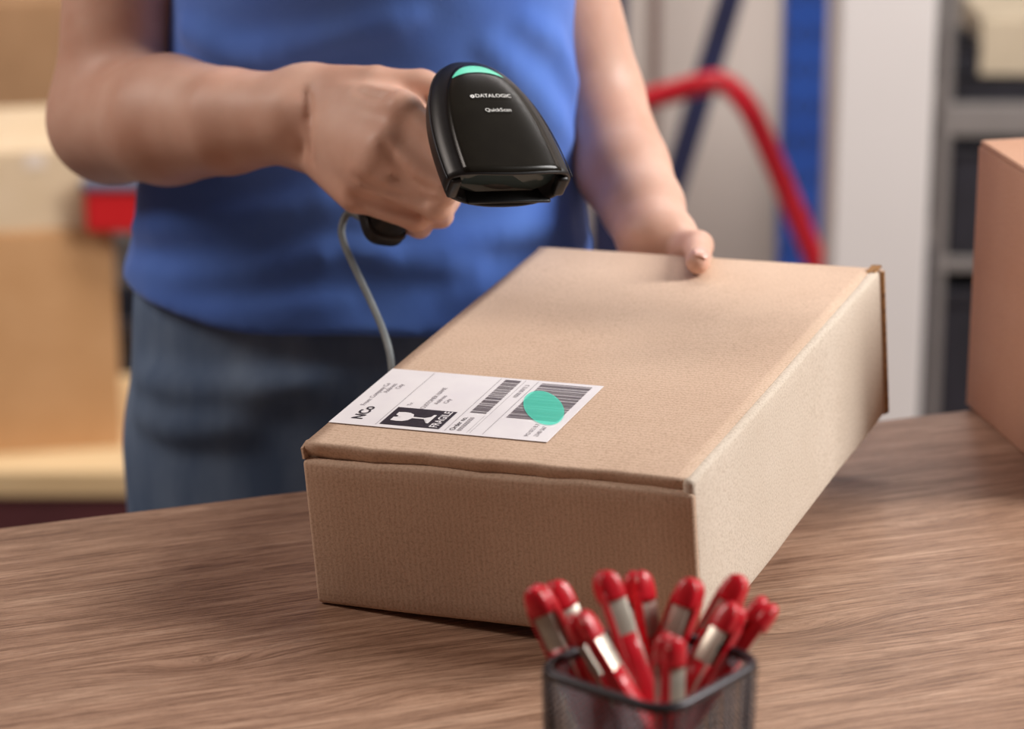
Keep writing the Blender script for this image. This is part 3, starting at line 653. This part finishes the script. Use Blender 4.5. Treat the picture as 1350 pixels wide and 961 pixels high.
def sect(y, sc=1.0, yo=None, n=2.9):
    out = []; w_ = hw(y)*sc; h_ = hz(y)*sc
    for k in range(NS):
        a = 2*math.pi*k/NS; c, s = math.cos(a), math.sin(a)
        xx = w_*math.copysign(abs(c)**(2/n), c); zz = zc(y)+h_*math.copysign(abs(s)**(2/n), s)
        bow = -0.006*(1-(xx/WM)**2) if y < XN+0.02 else 0
        f_ = max(0, 1-(y-XN)/0.02)
        out.append((xx, (y if yo is None else yo)+bow*f_, zz))
    return out
for y in ys: rings.append(sect(y))
rings.append(sect(XN, 0.93)); rings.append(sect(XN, 0.88, XN+0.002)); rings.append(sect(XN, 0.85, XN+0.010)); rings.append(sect(XN, 0.02, XN+0.011))
V, Fc = loft(rings); head = link('head_shell', me_from(V, Fc, True), M_BLACKP, scanner)
# seam bead running round the flank of the shell
sm = [(-hw(y)*1.004-0.0001, y, zc(y)+hz(y)*0.36) for y in ys[2:]]; sm2 = [(-p[0], p[1], p[2]) for p in sm]
tube('seam_line', sm[::-1]+sm2, 0.00045, M_DARK, scanner, 6)
# glossy top plate
def plate(name, yr, yn, fac, lift, m, parent, nx=16, ny=30):
    V = []; Fc = []
    for i in range(ny+1):
        y = yr+(yn-yr)*(i/ny)**1.4
        ww = fac(y)
        for j in range(nx+1):
            x = -ww+2*ww*j/nx; V.append((x, y-0.0055*(1-(x/WM)**2)*max(0, 1-(y-XN)/0.02), ztop(x, y)+lift))
    for i in range(ny):
        for j in range(nx): a = i*(nx+1)+j; Fc.append((a, a+nx+1, a+nx+2, a+1))
    o = link(name, me_from(V, Fc, True), m, parent); md = o.modifiers.new('thick', 'SOLIDIFY'); md.thickness = 0.0012; md.offset = -1; return o
def fac(y):
    t = max(0, min(1, (XR-0.010-y)/(XR-0.010-XN))); return 0.0312*max(1-(1-t)**2.4, 0)**0.5+1e-4
pl = plate('top_plate', XR-0.0100, XN+0.001, fac, 0.0007, M_GLOSS, scanner)
# mint crescent
V = []; Fc = []; n = 24
for i in range(n+1):
    a = -1+2*i/n; x = a*0.0172
    y1 = XR-0.0135-0.0120*abs(a)**2.2; y0 = XR-0.0205-0.0048*a*a-0.0002
    y0 = min(y0, y1)
    for k in range(4):
        y = y0+(y1-y0)*k/3; V.append((x, y, ztop(x, y)+0.0012))
for i in range(n):
    for k in range(3): a = i*4+k; Fc.append((a, a+4, a+5, a+1))
cr_ = link('indicator_light', me_from(V, Fc, True), M_MINT, scanner)
def head_text(s, px, py, wid, bold):
    c = plane_hit(px, py, -0.0005); me = text_mesh(s, 0.006, bold); xs = [v.co.x for v in me.vertices]; k = wid/(max(xs)-min(xs))
    for v in me.vertices: v.co = Vector((v.co.x*k, v.co.y*k, 0))
    o = link('printed_text', me, M_WHITEINK, scanner); o.location = (c[0], c[1], 0)
    for v in me.vertices: v.co.z = ztop(v.co.x+c[0], v.co.y+c[1])+0.0015
    return c, k
c, k = head_text('DATALOGIC', 650, 127, 0.0232, 0.00004)
V = []; Fc = []
for i in range(20):
    a = 2*math.pi*i/20
    for r in (0.0005, 0.0014): x = c[0]-0.0135+r*math.cos(a); y = c[1]+r*math.sin(a); V.append((x, y, ztop(x, y)+0.0013))
for i in range(20): j = (i+1) % 20; Fc.append((2*i, 2*i+1, 2*j+1, 2*j))
link('logo_mark', me_from(V, Fc), M_WHITEINK, scanner)
head_text('QuickScan', 656.5, 146.5, 0.0168, 0.00002)
# window in the nose
yb = XN+0.0095
V = []; Fc = []
ws = sect(XN, 0.80, XN+0.0085); link('scan_window', me_from(ws, [tuple(range(NS))]), M_WINDOW, scanner)
bm = bmesh.new(); box_bm(bm, (-0.024, XN-0.0052, zc(XN)-0.0125), (0.030, XN+0.008, zc(XN)-0.0105), 0.0008); link('window_lip', bm_me(bm, True), M_BLACKP, scanner)
lpth = [(x, XN-0.0055*(1-(x/WM)**2)+0.0012, ztop(x, XN)-0.0012) for x in np.linspace(-0.026, 0.026, 14)]
tube('brow_light_strip', lpth, 0.0011, mat('dark_green_lens', srgb(40, 84, 68), 0.25), scanner, 8)
for s_ in (-1, 1):
    bm = bmesh.new(); box_bm(bm, (s_*0.0345-0.0035, XN-0.0035, zc(XN)-0.009), (s_*0.0345+0.0035, XN+0.004, zc(XN)+0.006), 0.002); link('nose_bumper', bm_me(bm, True), M_BLACKP, scanner)
# handle
hp = [tol(at(622, 168, 1.832)), tol(at(590, 200, 1.848)), tol(at(548, 248, 1.872)), tol(at(512, 283, 1.894)), tol(at(500, 296, 1.902))]
hs = spline(hp, 8); rings = []
for i, p in enumerate(hs):
    t = i/(len(hs)-1); tg = np.array(hs[min(i+1, len(hs)-1)])-np.array(hs[max(i-1, 0)]); tg /= np.linalg.norm(tg)
    a = np.array([1.0, 0, 0]); a -= tg*(a@tg); a /= np.linalg.norm(a); b_ = np.cross(tg, a)
    wa = 0.0135+0.003*math.exp(-t*6)-0.0015*math.sin(math.pi*t); wb = 0.0150+0.006*math.exp(-t*6)-0.002*math.sin(math.pi*t); nn_ = 3.2
    rings.append([np.array(p)+a*wa*math.copysign(abs(math.cos(q))**(2/nn_), math.cos(q))+b_*wb*math.copysign(abs(math.sin(q))**(2/nn_), math.sin(q)) for q in np.linspace(0, 2*math.pi, 33)[:-1]])
last = np.array(rings[-1]); ctr = last.mean(0)
rings.append(list(ctr+(last-ctr)*0.9+tg*0.0015))
V, Fc = loft(rings); link('handle', me_from(V, Fc, True), M_BLACKP, scanner)
rings = [list(ctr+(last-ctr)*k+tg*o) for k, o in ((1.06, -0.008), (1.10, -0.007), (1.10, -0.001), (1.06, 0.0005), (0.9, 0.002))]
V, Fc = loft(rings); link('handle_cap', me_from(V, Fc, True), M_BLACKP, scanner)
bm = bmesh.new(); q0 = np.array(hs[8]); tube_v = spline([tol(at(600, 178, 1.822)), tol(at(598, 196, 1.828)), tol(at(590, 210, 1.836))], 6)
V, Fc = tube_data(tube_v, [0.004]*len(tube_v), 10); link('trigger', me_from(V, Fc, True), M_DARK, scanner); bm.free()
cp = [at(492, 298, 1.905), at(474, 286, 1.918), at(459, 281, 1.925), at(450.5, 300, 1.925), at(454, 322, 1.922), at(470, 358, 1.915), at(489, 398, 1.905), at(504, 433, 1.893), at(513, 462, 1.882), at(517, 490, 1.872), at(521, 540, 1.87), at(530, 590, 1.868)]
cp.append(np.array([cp[-1][0]+0.004, cp[-1][1]-0.005, ZT+0.007])); cp.append(np.array([cp[-1][0]+0.02, cp[-1][1]-0.004, ZT+0.0040])); cp.append(np.array([cp[-1][0]+0.035, cp[-1][1]+0.006, ZT+0.0034]))
tube('cable', [tol(p) for p in spline(cp, 10)], 0.00245, M_CABLE, scanner, 10)

# ------------------------------------------------------------------ wire mesh cup with clips
RZ = ZT+0.096
pL = at_z(714, 884, RZ); pR = at_z(999, 872, RZ); pF = at_z(856, 930, RZ)
cc = (pL+pR)/2; cc[2] = ZT; hd = np.linalg.norm((pR-pL)[:2])/2
cang = math.atan2(pR[1]-pL[1], pR[0]-pL[0])-math.pi/4; hs_ = hd/math.sqrt(2)*1.05
cup = empty('wire_mesh_cup', cc, (0, 0, cang)); tag(cup, 'square black wire-mesh desk cup full of red clips', 'cup')
def rsq(h, r, z, n=6):
    out = []
    for k, (sx_, sy_) in enumerate(((1, 1), (-1, 1), (-1, -1), (1, -1))):
        for i in range(n+1):
            a = math.pi/2*(k+i/n); out.append((sx_*(h-r)+r*math.cos(a), sy_*(h-r)+r*math.sin(a), z))
    return out
CH = 0.096
tube('rim', rsq(hs_, 0.014, CH), 0.0026, M_WIRE, cup, 10, True)
tube('base_rim', rsq(hs_*0.92, 0.013, 0.0026), 0.0022, M_WIRE, cup, 8, True)
me = me_from([(*p[:2], 0.0015) for p in rsq(hs_*0.92, 0.013, 0)]+[(*p[:2], 0.003) for p in rsq(hs_*0.92, 0.013, 0)], [tuple(range(27, -1, -1)), tuple(range(28, 56))]); link('base_plate', me, M_WIRE, cup)
for sx_, sy_ in ((1, 1), (-1, 1), (-1, -1), (1, -1)):
    a = hs_-0.0045; tube('corner_wire', [(sx_*a*0.92, sy_*a*0.92, 0.003), (sx_*a, sy_*a, CH)], 0.0014, M_WIRE, cup, 6)
def wall_mesh():
    V = []; Fc = []; W2 = hs_-0.004; p = 0.0026; t = 0.00026
    def strip(a, b):
        a = np.array(a); b = np.array(b); d = b-a; l = np.linalg.norm(d)
        if l < 1e-4: return
        s = np.array([-d[1], d[0]])/l*t; i = len(V)
        for q in (a, b):
            y = hs_*(0.92+0.08*q[1]/CH)
            V.extend([(q[0]+s[0], y-t, q[1]+s[1]), (q[0]-s[0], y-t, q[1]-s[1]), (q[0]-s[0], y+t, q[1]-s[1]), (q[0]+s[0], y+t, q[1]+s[1])])
        for k in range(4): l_ = (k+1) % 4; Fc.append((i+k, i+l_, i+4+l_, i+4+k))
    for sgn in (-1, 1):
        c = -W2-CH
        while c < W2+CH:
            # line x = c + sgn*z ; clip to |x|<W2, 0<z<CH
            z0, z1 = 0.003, CH
            zs = sorted([(-W2-c)/sgn, (W2-c)/sgn]); z0 = max(z0, zs[0]); z1 = min(z1, zs[1])
            if z1 > z0: strip((c+sgn*z0, z0), (c+sgn*z1, z1))
            c += p*1.3
    return me_from(V, Fc)
wm_ = wall_mesh()
for k in range(4): link('mesh_wall', wm_, M_WIRE, cup, rot=(0, 0, k*math.pi/2))['kind'] = 'stuff'

def arm_me(L, side):
    # a dipped U-channel arm: red shell (closed tip, open window) in local coords, z up to tip
    pass
CL = 0.128
def build_clip():
    r = empty('spring_clip')
    for sd in (-1, 1):
        y = sd*0.0032; th = 0.0028
        # metal core strip, visible in the window below the red tip
        bm = bmesh.new(); box_bm(bm, (-0.0052, y-0.0008+sd*0.0014, 0.012), (0.0052, y+0.0008+sd*0.0014, CL-0.004), 0.0005); link('metal_strip', bm_me(bm, True), M_STEEL, r)
        # rounded red tip
        rg = []
        for i in range(9):
            t = i/8; z = CL-0.0150+0.0150*t; k = math.sqrt(max(1-max(0, (t-0.35)/0.65)**2.2, 0.0)) if t < 1 else 0.05
            rg.append([(0.0062*k*math.copysign(abs(math.cos(q))**0.75, math.cos(q)), y+(0.0040*(0.35+0.65*k))*math.copysign(abs(math.sin(q))**0.75, math.sin(q)), z) for q in np.linspace(0, 2*math.pi, 17)[:-1]])
        V, Fc = loft(rg); link('red_tip', me_from(V, Fc, True), M_RED, r)
        # two red rails beside the window
        for sx_ in (sd,):
            box('red_rail', (sx_*0.0054-0.0009, y-0.0032, 0.045), (sx_*0.0054+0.0009, y+0.0032, CL-0.010), M_RED, r, 0.0009)
        # red grip below the window
        rg = []
        for i in range(7):
            t = i/6; z = 0.040+(CL-0.0325-0.040)*t; k = 0.8+0.2*math.sin(math.pi*min(1, t*1.2)**0.8) if i else 0.6
            rg.append([(0.0062*k*math.copysign(abs(math.cos(q))**0.7, math.cos(q)), y+0.0038*k*math.copysign(abs(math.sin(q))**0.7, math.sin(q)), z) for q in np.linspace(0, 2*math.pi, 17)[:-1]])
        V, Fc = loft(rg); link('red_grip', me_from(V, Fc, True), M_RED, r)
        box('jaw', (-0.0045, min(y, sd*0.0005), 0.0), (0.0045, max(y, sd*0.0005)+0.0006, 0.014), M_STEEL, r, 0.0006)
    coil = [(0.0065*math.sin(i*0)+-0.006+0.012*i/60, 0.0034*math.cos(i*0.75), 0.036+0.0034*math.sin(i*0.75)) for i in range(61)]
    tube('spring', coil, 0.0006, M_STEEL, r, 6)
    return r
clip0 = build_clip(); used = [False]
def dup(r):
    n = r.copy(); COL.objects.link(n)
    for ch in list(r.children): c_ = ch.copy(); COL.objects.link(c_); c_.parent = n
    return n
CLIPS = [  # tip pixel, tip depth, lower pixel at the rim, twist, label
    ((702, 772), (760, 900), 1.445, -25, 'red-tipped metal clip leaning furthest left in the mesh cup'),
    ((727, 766), (790, 900), 1.462, 30, 'red-tipped clip just right of the leftmost one in the mesh cup'),
    ((758, 808), (836, 915), 1.420, 55, 'low red clip in the mesh cup leaning left, its pale top edge shining'),
    ((794, 752), (846, 905), 1.438, 20, 'tall red-tipped clip with a broad bright steel face, left of the cup middle'),
    ((839, 752), (862, 900), 1.455, 40, 'tall red-tipped clip standing nearly upright in the cup middle'),
    ((917, 762), (862, 905), 1.450, -30, 'red-tipped clip in front of the parcel corner, leaning right in the cup'),
    ((884, 836), (893, 935), 1.395, 35, 'shortest-showing red clip at the front corner of the mesh cup'),
    ((979, 758), (905, 890), 1.468, -20, 'red-tipped clip leaning right behind the others, before the pale box side'),
    ((973, 796), (912, 905), 1.440, -40, 'red clip leaning right in the cup, second lowest on the right side'),
    ((1016, 792), (938, 900), 1.450, 70, 'red clip leaning furthest right in the mesh cup'),
]
for (tp, lp, dep, tw, lb) in CLIPS:
    o = clip0 if not used[0] else dup(clip0); used[0] = True
    tip = at(*tp, dep); ctr_ = cc+np.array([0, 0, 0]); low = at(*lp, dep)
    d = low-tip; d /= np.linalg.norm(d)
    # keep the foot inside the cup in depth
    base = tip+d*CL
    if base[2] < ZT+0.006: base = tip+d*(tip[2]-ZT-0.006)/max(-d[2], 1e-3)
    off = base[:2]-cc[:2]; rad = np.linalg.norm(off); lim = hs_*0.72
    if rad > lim: base[:2] = cc[:2]+off*lim/rad
    zax = tip-base; zax /= np.linalg.norm(zax); base = tip-zax*CL
    ya = -FWD-zax*(-FWD@zax); ya /= np.linalg.norm(ya); xa = np.cross(ya, zax); t_ = math.radians(tw)
    xb = xa*math.cos(t_)+ya*math.sin(t_); yb_ = np.cross(zax, xb)
    o.matrix_world = Matrix(((xb[0], yb_[0], zax[0], base[0]), (xb[1], yb_[1], zax[1], base[1]), (xb[2], yb_[2], zax[2], base[2]), (0, 0, 0, 1)))
    tag(o, lb, 'clip', 'red clips in the mesh cup')

# ------------------------------------------------------------------ storage behind, left
YS = 3.42
b0 = at_y(0, 640, YS); zpl = at_y(80, 618, YS)[2]
pallet = empty('low_shelf', (-0.75, YS, 0)); tag(pallet, 'low storage shelf with pale board on a dark maroon beam, left behind the person', 'shelf')
zb1 = at_y(80, 622, YS-0.02)[2]; zb0 = at_y(80, 655, YS-0.02)[2]
xr = at_y(175, 640, YS)[0]-(-0.75)
box('board', (-0.6, -0.02, zb0), (xr+0.05, 0.36, zb1), M_PLANK, pallet, 0.002)
box('beam', (-0.6, -0.01, max(zb0-0.10, 0.02)), (xr+0.05, 0.03, zb0), M_MAROON, pallet, 0.002)
box('beam', (-0.6, 0.30, max(zb0-0.10, 0.02)), (xr+0.05, 0.34, zb0), M_MAROON, pallet, 0.002)
for x_ in (-0.58, xr-0.02): 
    for y_ in (0.0, 0.30): box('foot', (x_, y_, 0), (x_+0.05, y_+0.04, max(zb0-0.10, 0.02)), M_MAROON, pallet, 0.002)
xe = at_y(146, 470, YS)[0]; ztop_ = at_y(100, 322, YS)[2]
carton('storage_carton', (xe-0.42*.985, YS-0.42*.17+0.07, zb1+0.0005), (.985, .17), (-.17, .985), 0.42, 0.30, ztop_-zb1-0.0045, M_CARD_BG, 'large tan carton on the low shelf left of the person')
xe2 = at_y(107, 270, YS+0.01)[0]; z2 = at_y(60, 212, YS+0.01)[2]
c2_ = carton('storage_carton', (xe2-0.34*.985, YS+0.07-0.34*.17, ztop_+0.0005), (.985, .17), (-.17, .985), 0.34, 0.24, z2-ztop_-0.0045, M_CARD_PALE, 'small pale carton lying on top of the large tan carton')
a = at_y(35, 217, YS+0.005); box('tape', (a[0]-(xe2-0.34)-0.012, -0.0008, z2-ztop_-0.022), (a[0]-(xe2-0.34)+0.012, 0.0002, z2-ztop_-0.004), M_TAPE, c2_)
rx0 = at_y(112, 280, YS+0.05)[0]; rz1 = at_y(150, 251, YS+0.05)[2]; rzl = at_y(150, 239, YS+0.05)[2]
rb = empty('red_tote', (rx0, YS+0.045, ztop_+0.0005)); tag(rb, 'bright red tote with a slate lid on the large tan carton', 'tote')
hR = rz1-ztop_
box('body', (0, 0, 0), (0.10, 0.14, hR), M_REDB, rb, 0.006, 3); box('lid', (-0.003, -0.003, hR), (0.103, 0.143, rzl-ztop_), mat('slate_lid_plastic', srgb(92, 96, 116), 0.5), rb, 0.003)
# rack behind
YR = 4.0
zr1 = at_y(150, 251, YR)[2]; zr0 = at_y(150, 316, YR)[2]; zg = at_y(150, 239, YR)[2]
rack = empty('storage_rack', (-0.75, YR, 0)); tag(rack, 'storage rack with a slate shelf holding the wide brown carton', 'rack')
xq = at_y(300, 280, YR)[0]+0.75
box('beam', (-0.65, 0.0, zr0), (xq, 0.04, zr1), M_GREYST, rack, 0.003)
box('beam', (-0.65, 0.28, zr0), (xq, 0.32, zr1), M_GREYST, rack, 0.003)
box('shelf_board', (-0.65, -0.004, zr1), (xq, 0.325, zg), mat('slate_shelf_board', srgb(110, 112, 126), 0.6), rack, 0.002)
for x_ in (-0.70, xq):
    for y_ in (0.0, 0.28): box('post', (x_, y_, 0), (x_+0.05, y_+0.04, 1.9), M_BLUE, rack, 0.003)
box('beam', (-0.65, 0.0, 1.30), (xq, 0.04, 1.37), M_GREYST, rack, 0.003); box('shelf_board', (-0.65, 0, 1.37), (xq, 0.32, 1.385), M_PLANK, rack, 0.002)
zt1 = at_y(50, 4, YR+0.01)[2]
carton('storage_carton', (-1.15, YR+0.015, zg+0.0005), (1, 0), (0, 1), 0.80, 0.27, zt1-zg-0.0045, M_CARD_DIM, 'wide brown carton on the rack behind the raised elbow')
# dark floor crate between the stack and the person
a = at_y(128, 330, 3.82); b_ = at_y(210, 470, 3.82)
cr2 = empty('storage_crate', (a[0], 3.80, 0)); tag(cr2, 'dark plastic crate on the floor beside the tan carton', 'crate')
hC = 0.36
box('crate_wall', (-0.10, 0, 0.0), (0.22, 0.012, hC), M_DARK, cr2, 0.003); box('crate_wall', (-0.10, 0.16, 0.0), (0.22, 0.172, hC), M_DARK, cr2, 0.003)
box('crate_wall', (-0.10, 0.012, 0.0), (-0.088, 0.16, hC), M_DARK, cr2, 0.003); box('crate_wall', (0.208, 0.012, 0.0), (0.22, 0.16, hC), M_DARK, cr2, 0.003); box('crate_floor', (-0.088, 0.012, 0), (0.208, 0.16, 0.012), M_DARK, cr2)
box('crate_rim', (-0.105, -0.006, hC-0.03), (0.225, 0.0, hC), M_DARK, cr2, 0.002)

# ------------------------------------------------------------------ blue rack frame, right behind
YB = 3.95
rf = empty('rack_frame', (0, YB, 0)); tag(rf, 'blue perforated steel rack frame with a diagonal brace coloured as if in shadow', 'rack')
xa_ = at_y(1030, 200, YB)[0]; xb_ = at_y(1086, 200, YB)[0]
up_ = box('upright', (xa_, 0, 0), (xb_, 0.06, 2.2), M_BLUE, rf, 0.004)
for k in range(42):
    z_ = 0.06+k*0.05
    for x_ in (xa_+0.017, xb_-0.017):
        box('slot', (x_-0.0035, -0.0006, z_), (x_+0.0035, 0.0006, z_+0.014), M_HOLE, up_, 0)
xc_ = at_y(778, 300, YB+0.02)[0]; xd_ = at_y(824, 300, YB+0.02)[0]
box('upright', (xc_, 0.02, 0), (xd_, 0.07, 2.2), M_BLUE_SHADE, rf, 0.004)
q1 = at_y(968, -20, YB+0.03); q2 = at_y(886, 250, YB+0.03); dd = (q2-q1)/np.linalg.norm(q2-q1)
bm = bmesh.new(); LB = 0.95; px_ = np.array([-dd[2], 0, dd[0]]); mid = (q1+q2)/2-np.array([0, YB, 0])-dd*0.12
Mx = Matrix(((dd[0], 0, px_[0], mid[0]), (dd[1], 1, px_[1], mid[1]), (dd[2], 0, px_[2], mid[2]), (0, 0, 0, 1)))
box_bm(bm, (-LB/2, -0.010, -0.0165), (LB/2-0.06, 0.010, 0.0165), 0.002, 2, Mx); link('brace', bm_me(bm), M_BLUE_SHADE, rf)

# ------------------------------------------------------------------ hand truck
YH = 3.66
ht = empty('hand_truck', (0, 0, 0)); tag(ht, 'red tubular hand truck handle leaning beside the blue rack', 'hand truck')
pA = at_y(1076, 346, YH); pB = at_y(1010, 190, YH); pC = at_y(985, 140, YH); pD = at_y(958, 112, YH+0.01); pE = at_y(930, 110, YH+0.015); pG = at_y(856, 130, YH+0.06)
dl = (pA-pB)/np.linalg.norm(pA-pB); pZ = pB+dl*((pB[2]-0.10)/-dl[2])
gd = (pG-pE); pH = pE+gd*3.7; pI = pH+gd*0.18+np.array([0.0, 0.02, -0.05])
path = [pZ, pA, pB]+[pC, pD, pE, pG, pH]
sp_ = spline([pA, pB, pC, pD, pE, pG, pH, pI], 8)
pJ = pI+dl*((pI[2]-0.10)/-dl[2])
tube('handle_tube', [pZ]+[np.array(p) for p in sp_]+[pJ], 0.0145, M_REDT, ht, 14)
for t in (0.35, 0.7):
    tube('cross_bar', [pA+(pZ-pA)*t, pI+(pJ-pI)*(t*0.9+0.08)], 0.010, M_REDT, ht, 10)
for e_ in (pZ, pJ):
    c_ = np.array([e_[0]-0.03, e_[1], 0.095]); rg = []
    ax_ = np.array([0.25, 1, 0]); ax_ /= np.linalg.norm(ax_); u_ = np.cross(ax_, [0, 0, 1.0])
    for o_, r_ in ((-0.024, 0.03), (-0.024, 0.08), (-0.018, 0.094), (0.018, 0.094), (0.024, 0.08), (0.024, 0.03)):
        rg.append([c_+ax_*(o_+(0.05 if e_ is pJ else -0.05))+r_*(u_*math.cos(q)+np.array([0, 0, 1.0])*math.sin(q)) for q in np.linspace(0, 2*math.pi, 25)[:-1]])
    V, Fc = loft(rg); link('wheel', me_from(V, Fc, True), M_RUBBER, ht)
tube('axle', [np.array([pZ[0]-0.03, pZ[1]-0.03, 0.095]), np.array([pJ[0]-0.03, pJ[1]+0.03, 0.095])], 0.008, M_STEEL, ht, 8)
tw_ = (pJ-pZ); bm = bmesh.new(); 
me = me_from([pZ+np.array([0, 0, -0.08]), pJ+np.array([0, 0, -0.08]), pJ+np.array([0.16, 0, -0.092]), pZ+np.array([0.16, 0, -0.092]), pZ+np.array([0, 0, -0.075]), pJ+np.array([0, 0, -0.075]), pJ+np.array([0.16, 0, -0.087]), pZ+np.array([0.16, 0, -0.087])], [(3, 2, 1, 0), (4, 5, 6, 7), (0, 1, 5, 4), (1, 2, 6, 5), (2, 3, 7, 6), (3, 0, 4, 7)]); link('toe_plate', me, M_REDT, ht); bm.free()

# ------------------------------------------------------------------ shelving at the right
YG = 3.94
def X(px, py=200, y=YG): return at_y(px, py, y)[0]
def Z(py, px=1300, y=YG): return at_y(px, py, y)[2]
sh = empty('shelving_unit', (0, YG, 0)); tag(sh, 'grey metal shelving unit beyond the white partition', 'shelf')
box('post', (X(1238), 0, 0), (X(1252), 0.03, 1.9), M_GREYST, sh, 0.002); box('post', (X(1238)+0.62, 0, 0), (X(1238)+0.65, 0.03, 1.9), M_GREYST, sh, 0.002)
box('post', (X(1238), 0.33, 0), (X(1252), 0.36, 1.9), M_GREYST, sh, 0.002); box('post', (X(1238)+0.62, 0.33, 0), (X(1238)+0.65, 0.36, 1.9), M_GREYST, sh, 0.002)
box('back_panel', (X(1238), 0.36, 0.05), (X(1238)+0.65, 0.365, 1.9), M_GREYST, sh)
for za, zb_ in ((Z(180), Z(140)), (Z(358), Z(342)), (1.25, 1.27)):
    box('shelf_board', (X(1238), 0.001, za), (X(1238)+0.65, 0.359, zb_), M_GREYST, sh, 0.002)
box('shelf_board', (X(1238), 0.001, 0.05), (X(1238)+0.65, 0.359, 0.07), M_GREYST, sh, 0.002)
def bin_(name, px0, px1, zb_, zt_, y0, y1, m, label, cat):
    r = empty(name, (X(px0), YG+y0, zb_+0.0005)); tag(r, label, cat); w_ = X(px1)-X(px0); h = zt_-zb_; d_ = y1-y0; t = 0.008
    box('bin_front', (0, 0, 0), (w_, t, h*0.94), m, r, 0.003); box('bin_back', (0, d_-t, 0), (w_, d_, h), m, r, 0.003)
    box('bin_side', (0, t, 0), (t, d_-t, h), m, r, 0.003); box('bin_side', (w_-t, t, 0), (w_, d_-t, h), m, r, 0.003); box('bin_floor', (t, t, 0), (w_-t, d_-t, t), m, r)
    box('bin_rim', (-0.004, -0.006, h*0.90), (w_+0.004, 0, h*0.96), m, r, 0.002)
    return r
z1_ = Z(140)
bin_('storage_bin', 1250, 1395, z1_, Z(107), 0.02, 0.26, M_DARK, 'flat charcoal tray on the upper grey shelf at far right', 'tray')
carton('storage_carton', (X(1291), YG+0.03, Z(107)+0.0015), (1, 0), (0, 1), 0.16, 0.20, Z(32)-Z(107)-0.006, cardboard('dull_cream_board', srgb(176, 162, 140), srgb(186, 172, 150)), 'cream carton on the flat charcoal tray at far right')
bin_('storage_bin', 1247, 1288, Z(107)+0.001, Z(62), 0.03, 0.14, M_DARK, 'small black bin beside the cream carton on the grey shelf', 'bin')
bin_('storage_bin', 1257, 1390, Z(342)+0.0, Z(190), 0.01, 0.30, M_DARK, 'black bin on the middle grey shelf behind the table carton', 'bin')
bin_('storage_bin', 1253, 1390, 0.07, Z(372), 0.01, 0.30, M_DARK, 'black bin on the bottom grey shelf behind the table carton', 'bin')
gp = box('dark_strip', (X(1217, 450, 3.7), 3.70, 0.0), (X(1227, 450, 3.7), 3.72, Z(325, 1220, 3.7)), M_DARK, None, 0.002); gp.name = 'dark_pole'
tag(gp, 'thin dark upright pole beside the white partition', 'pole')
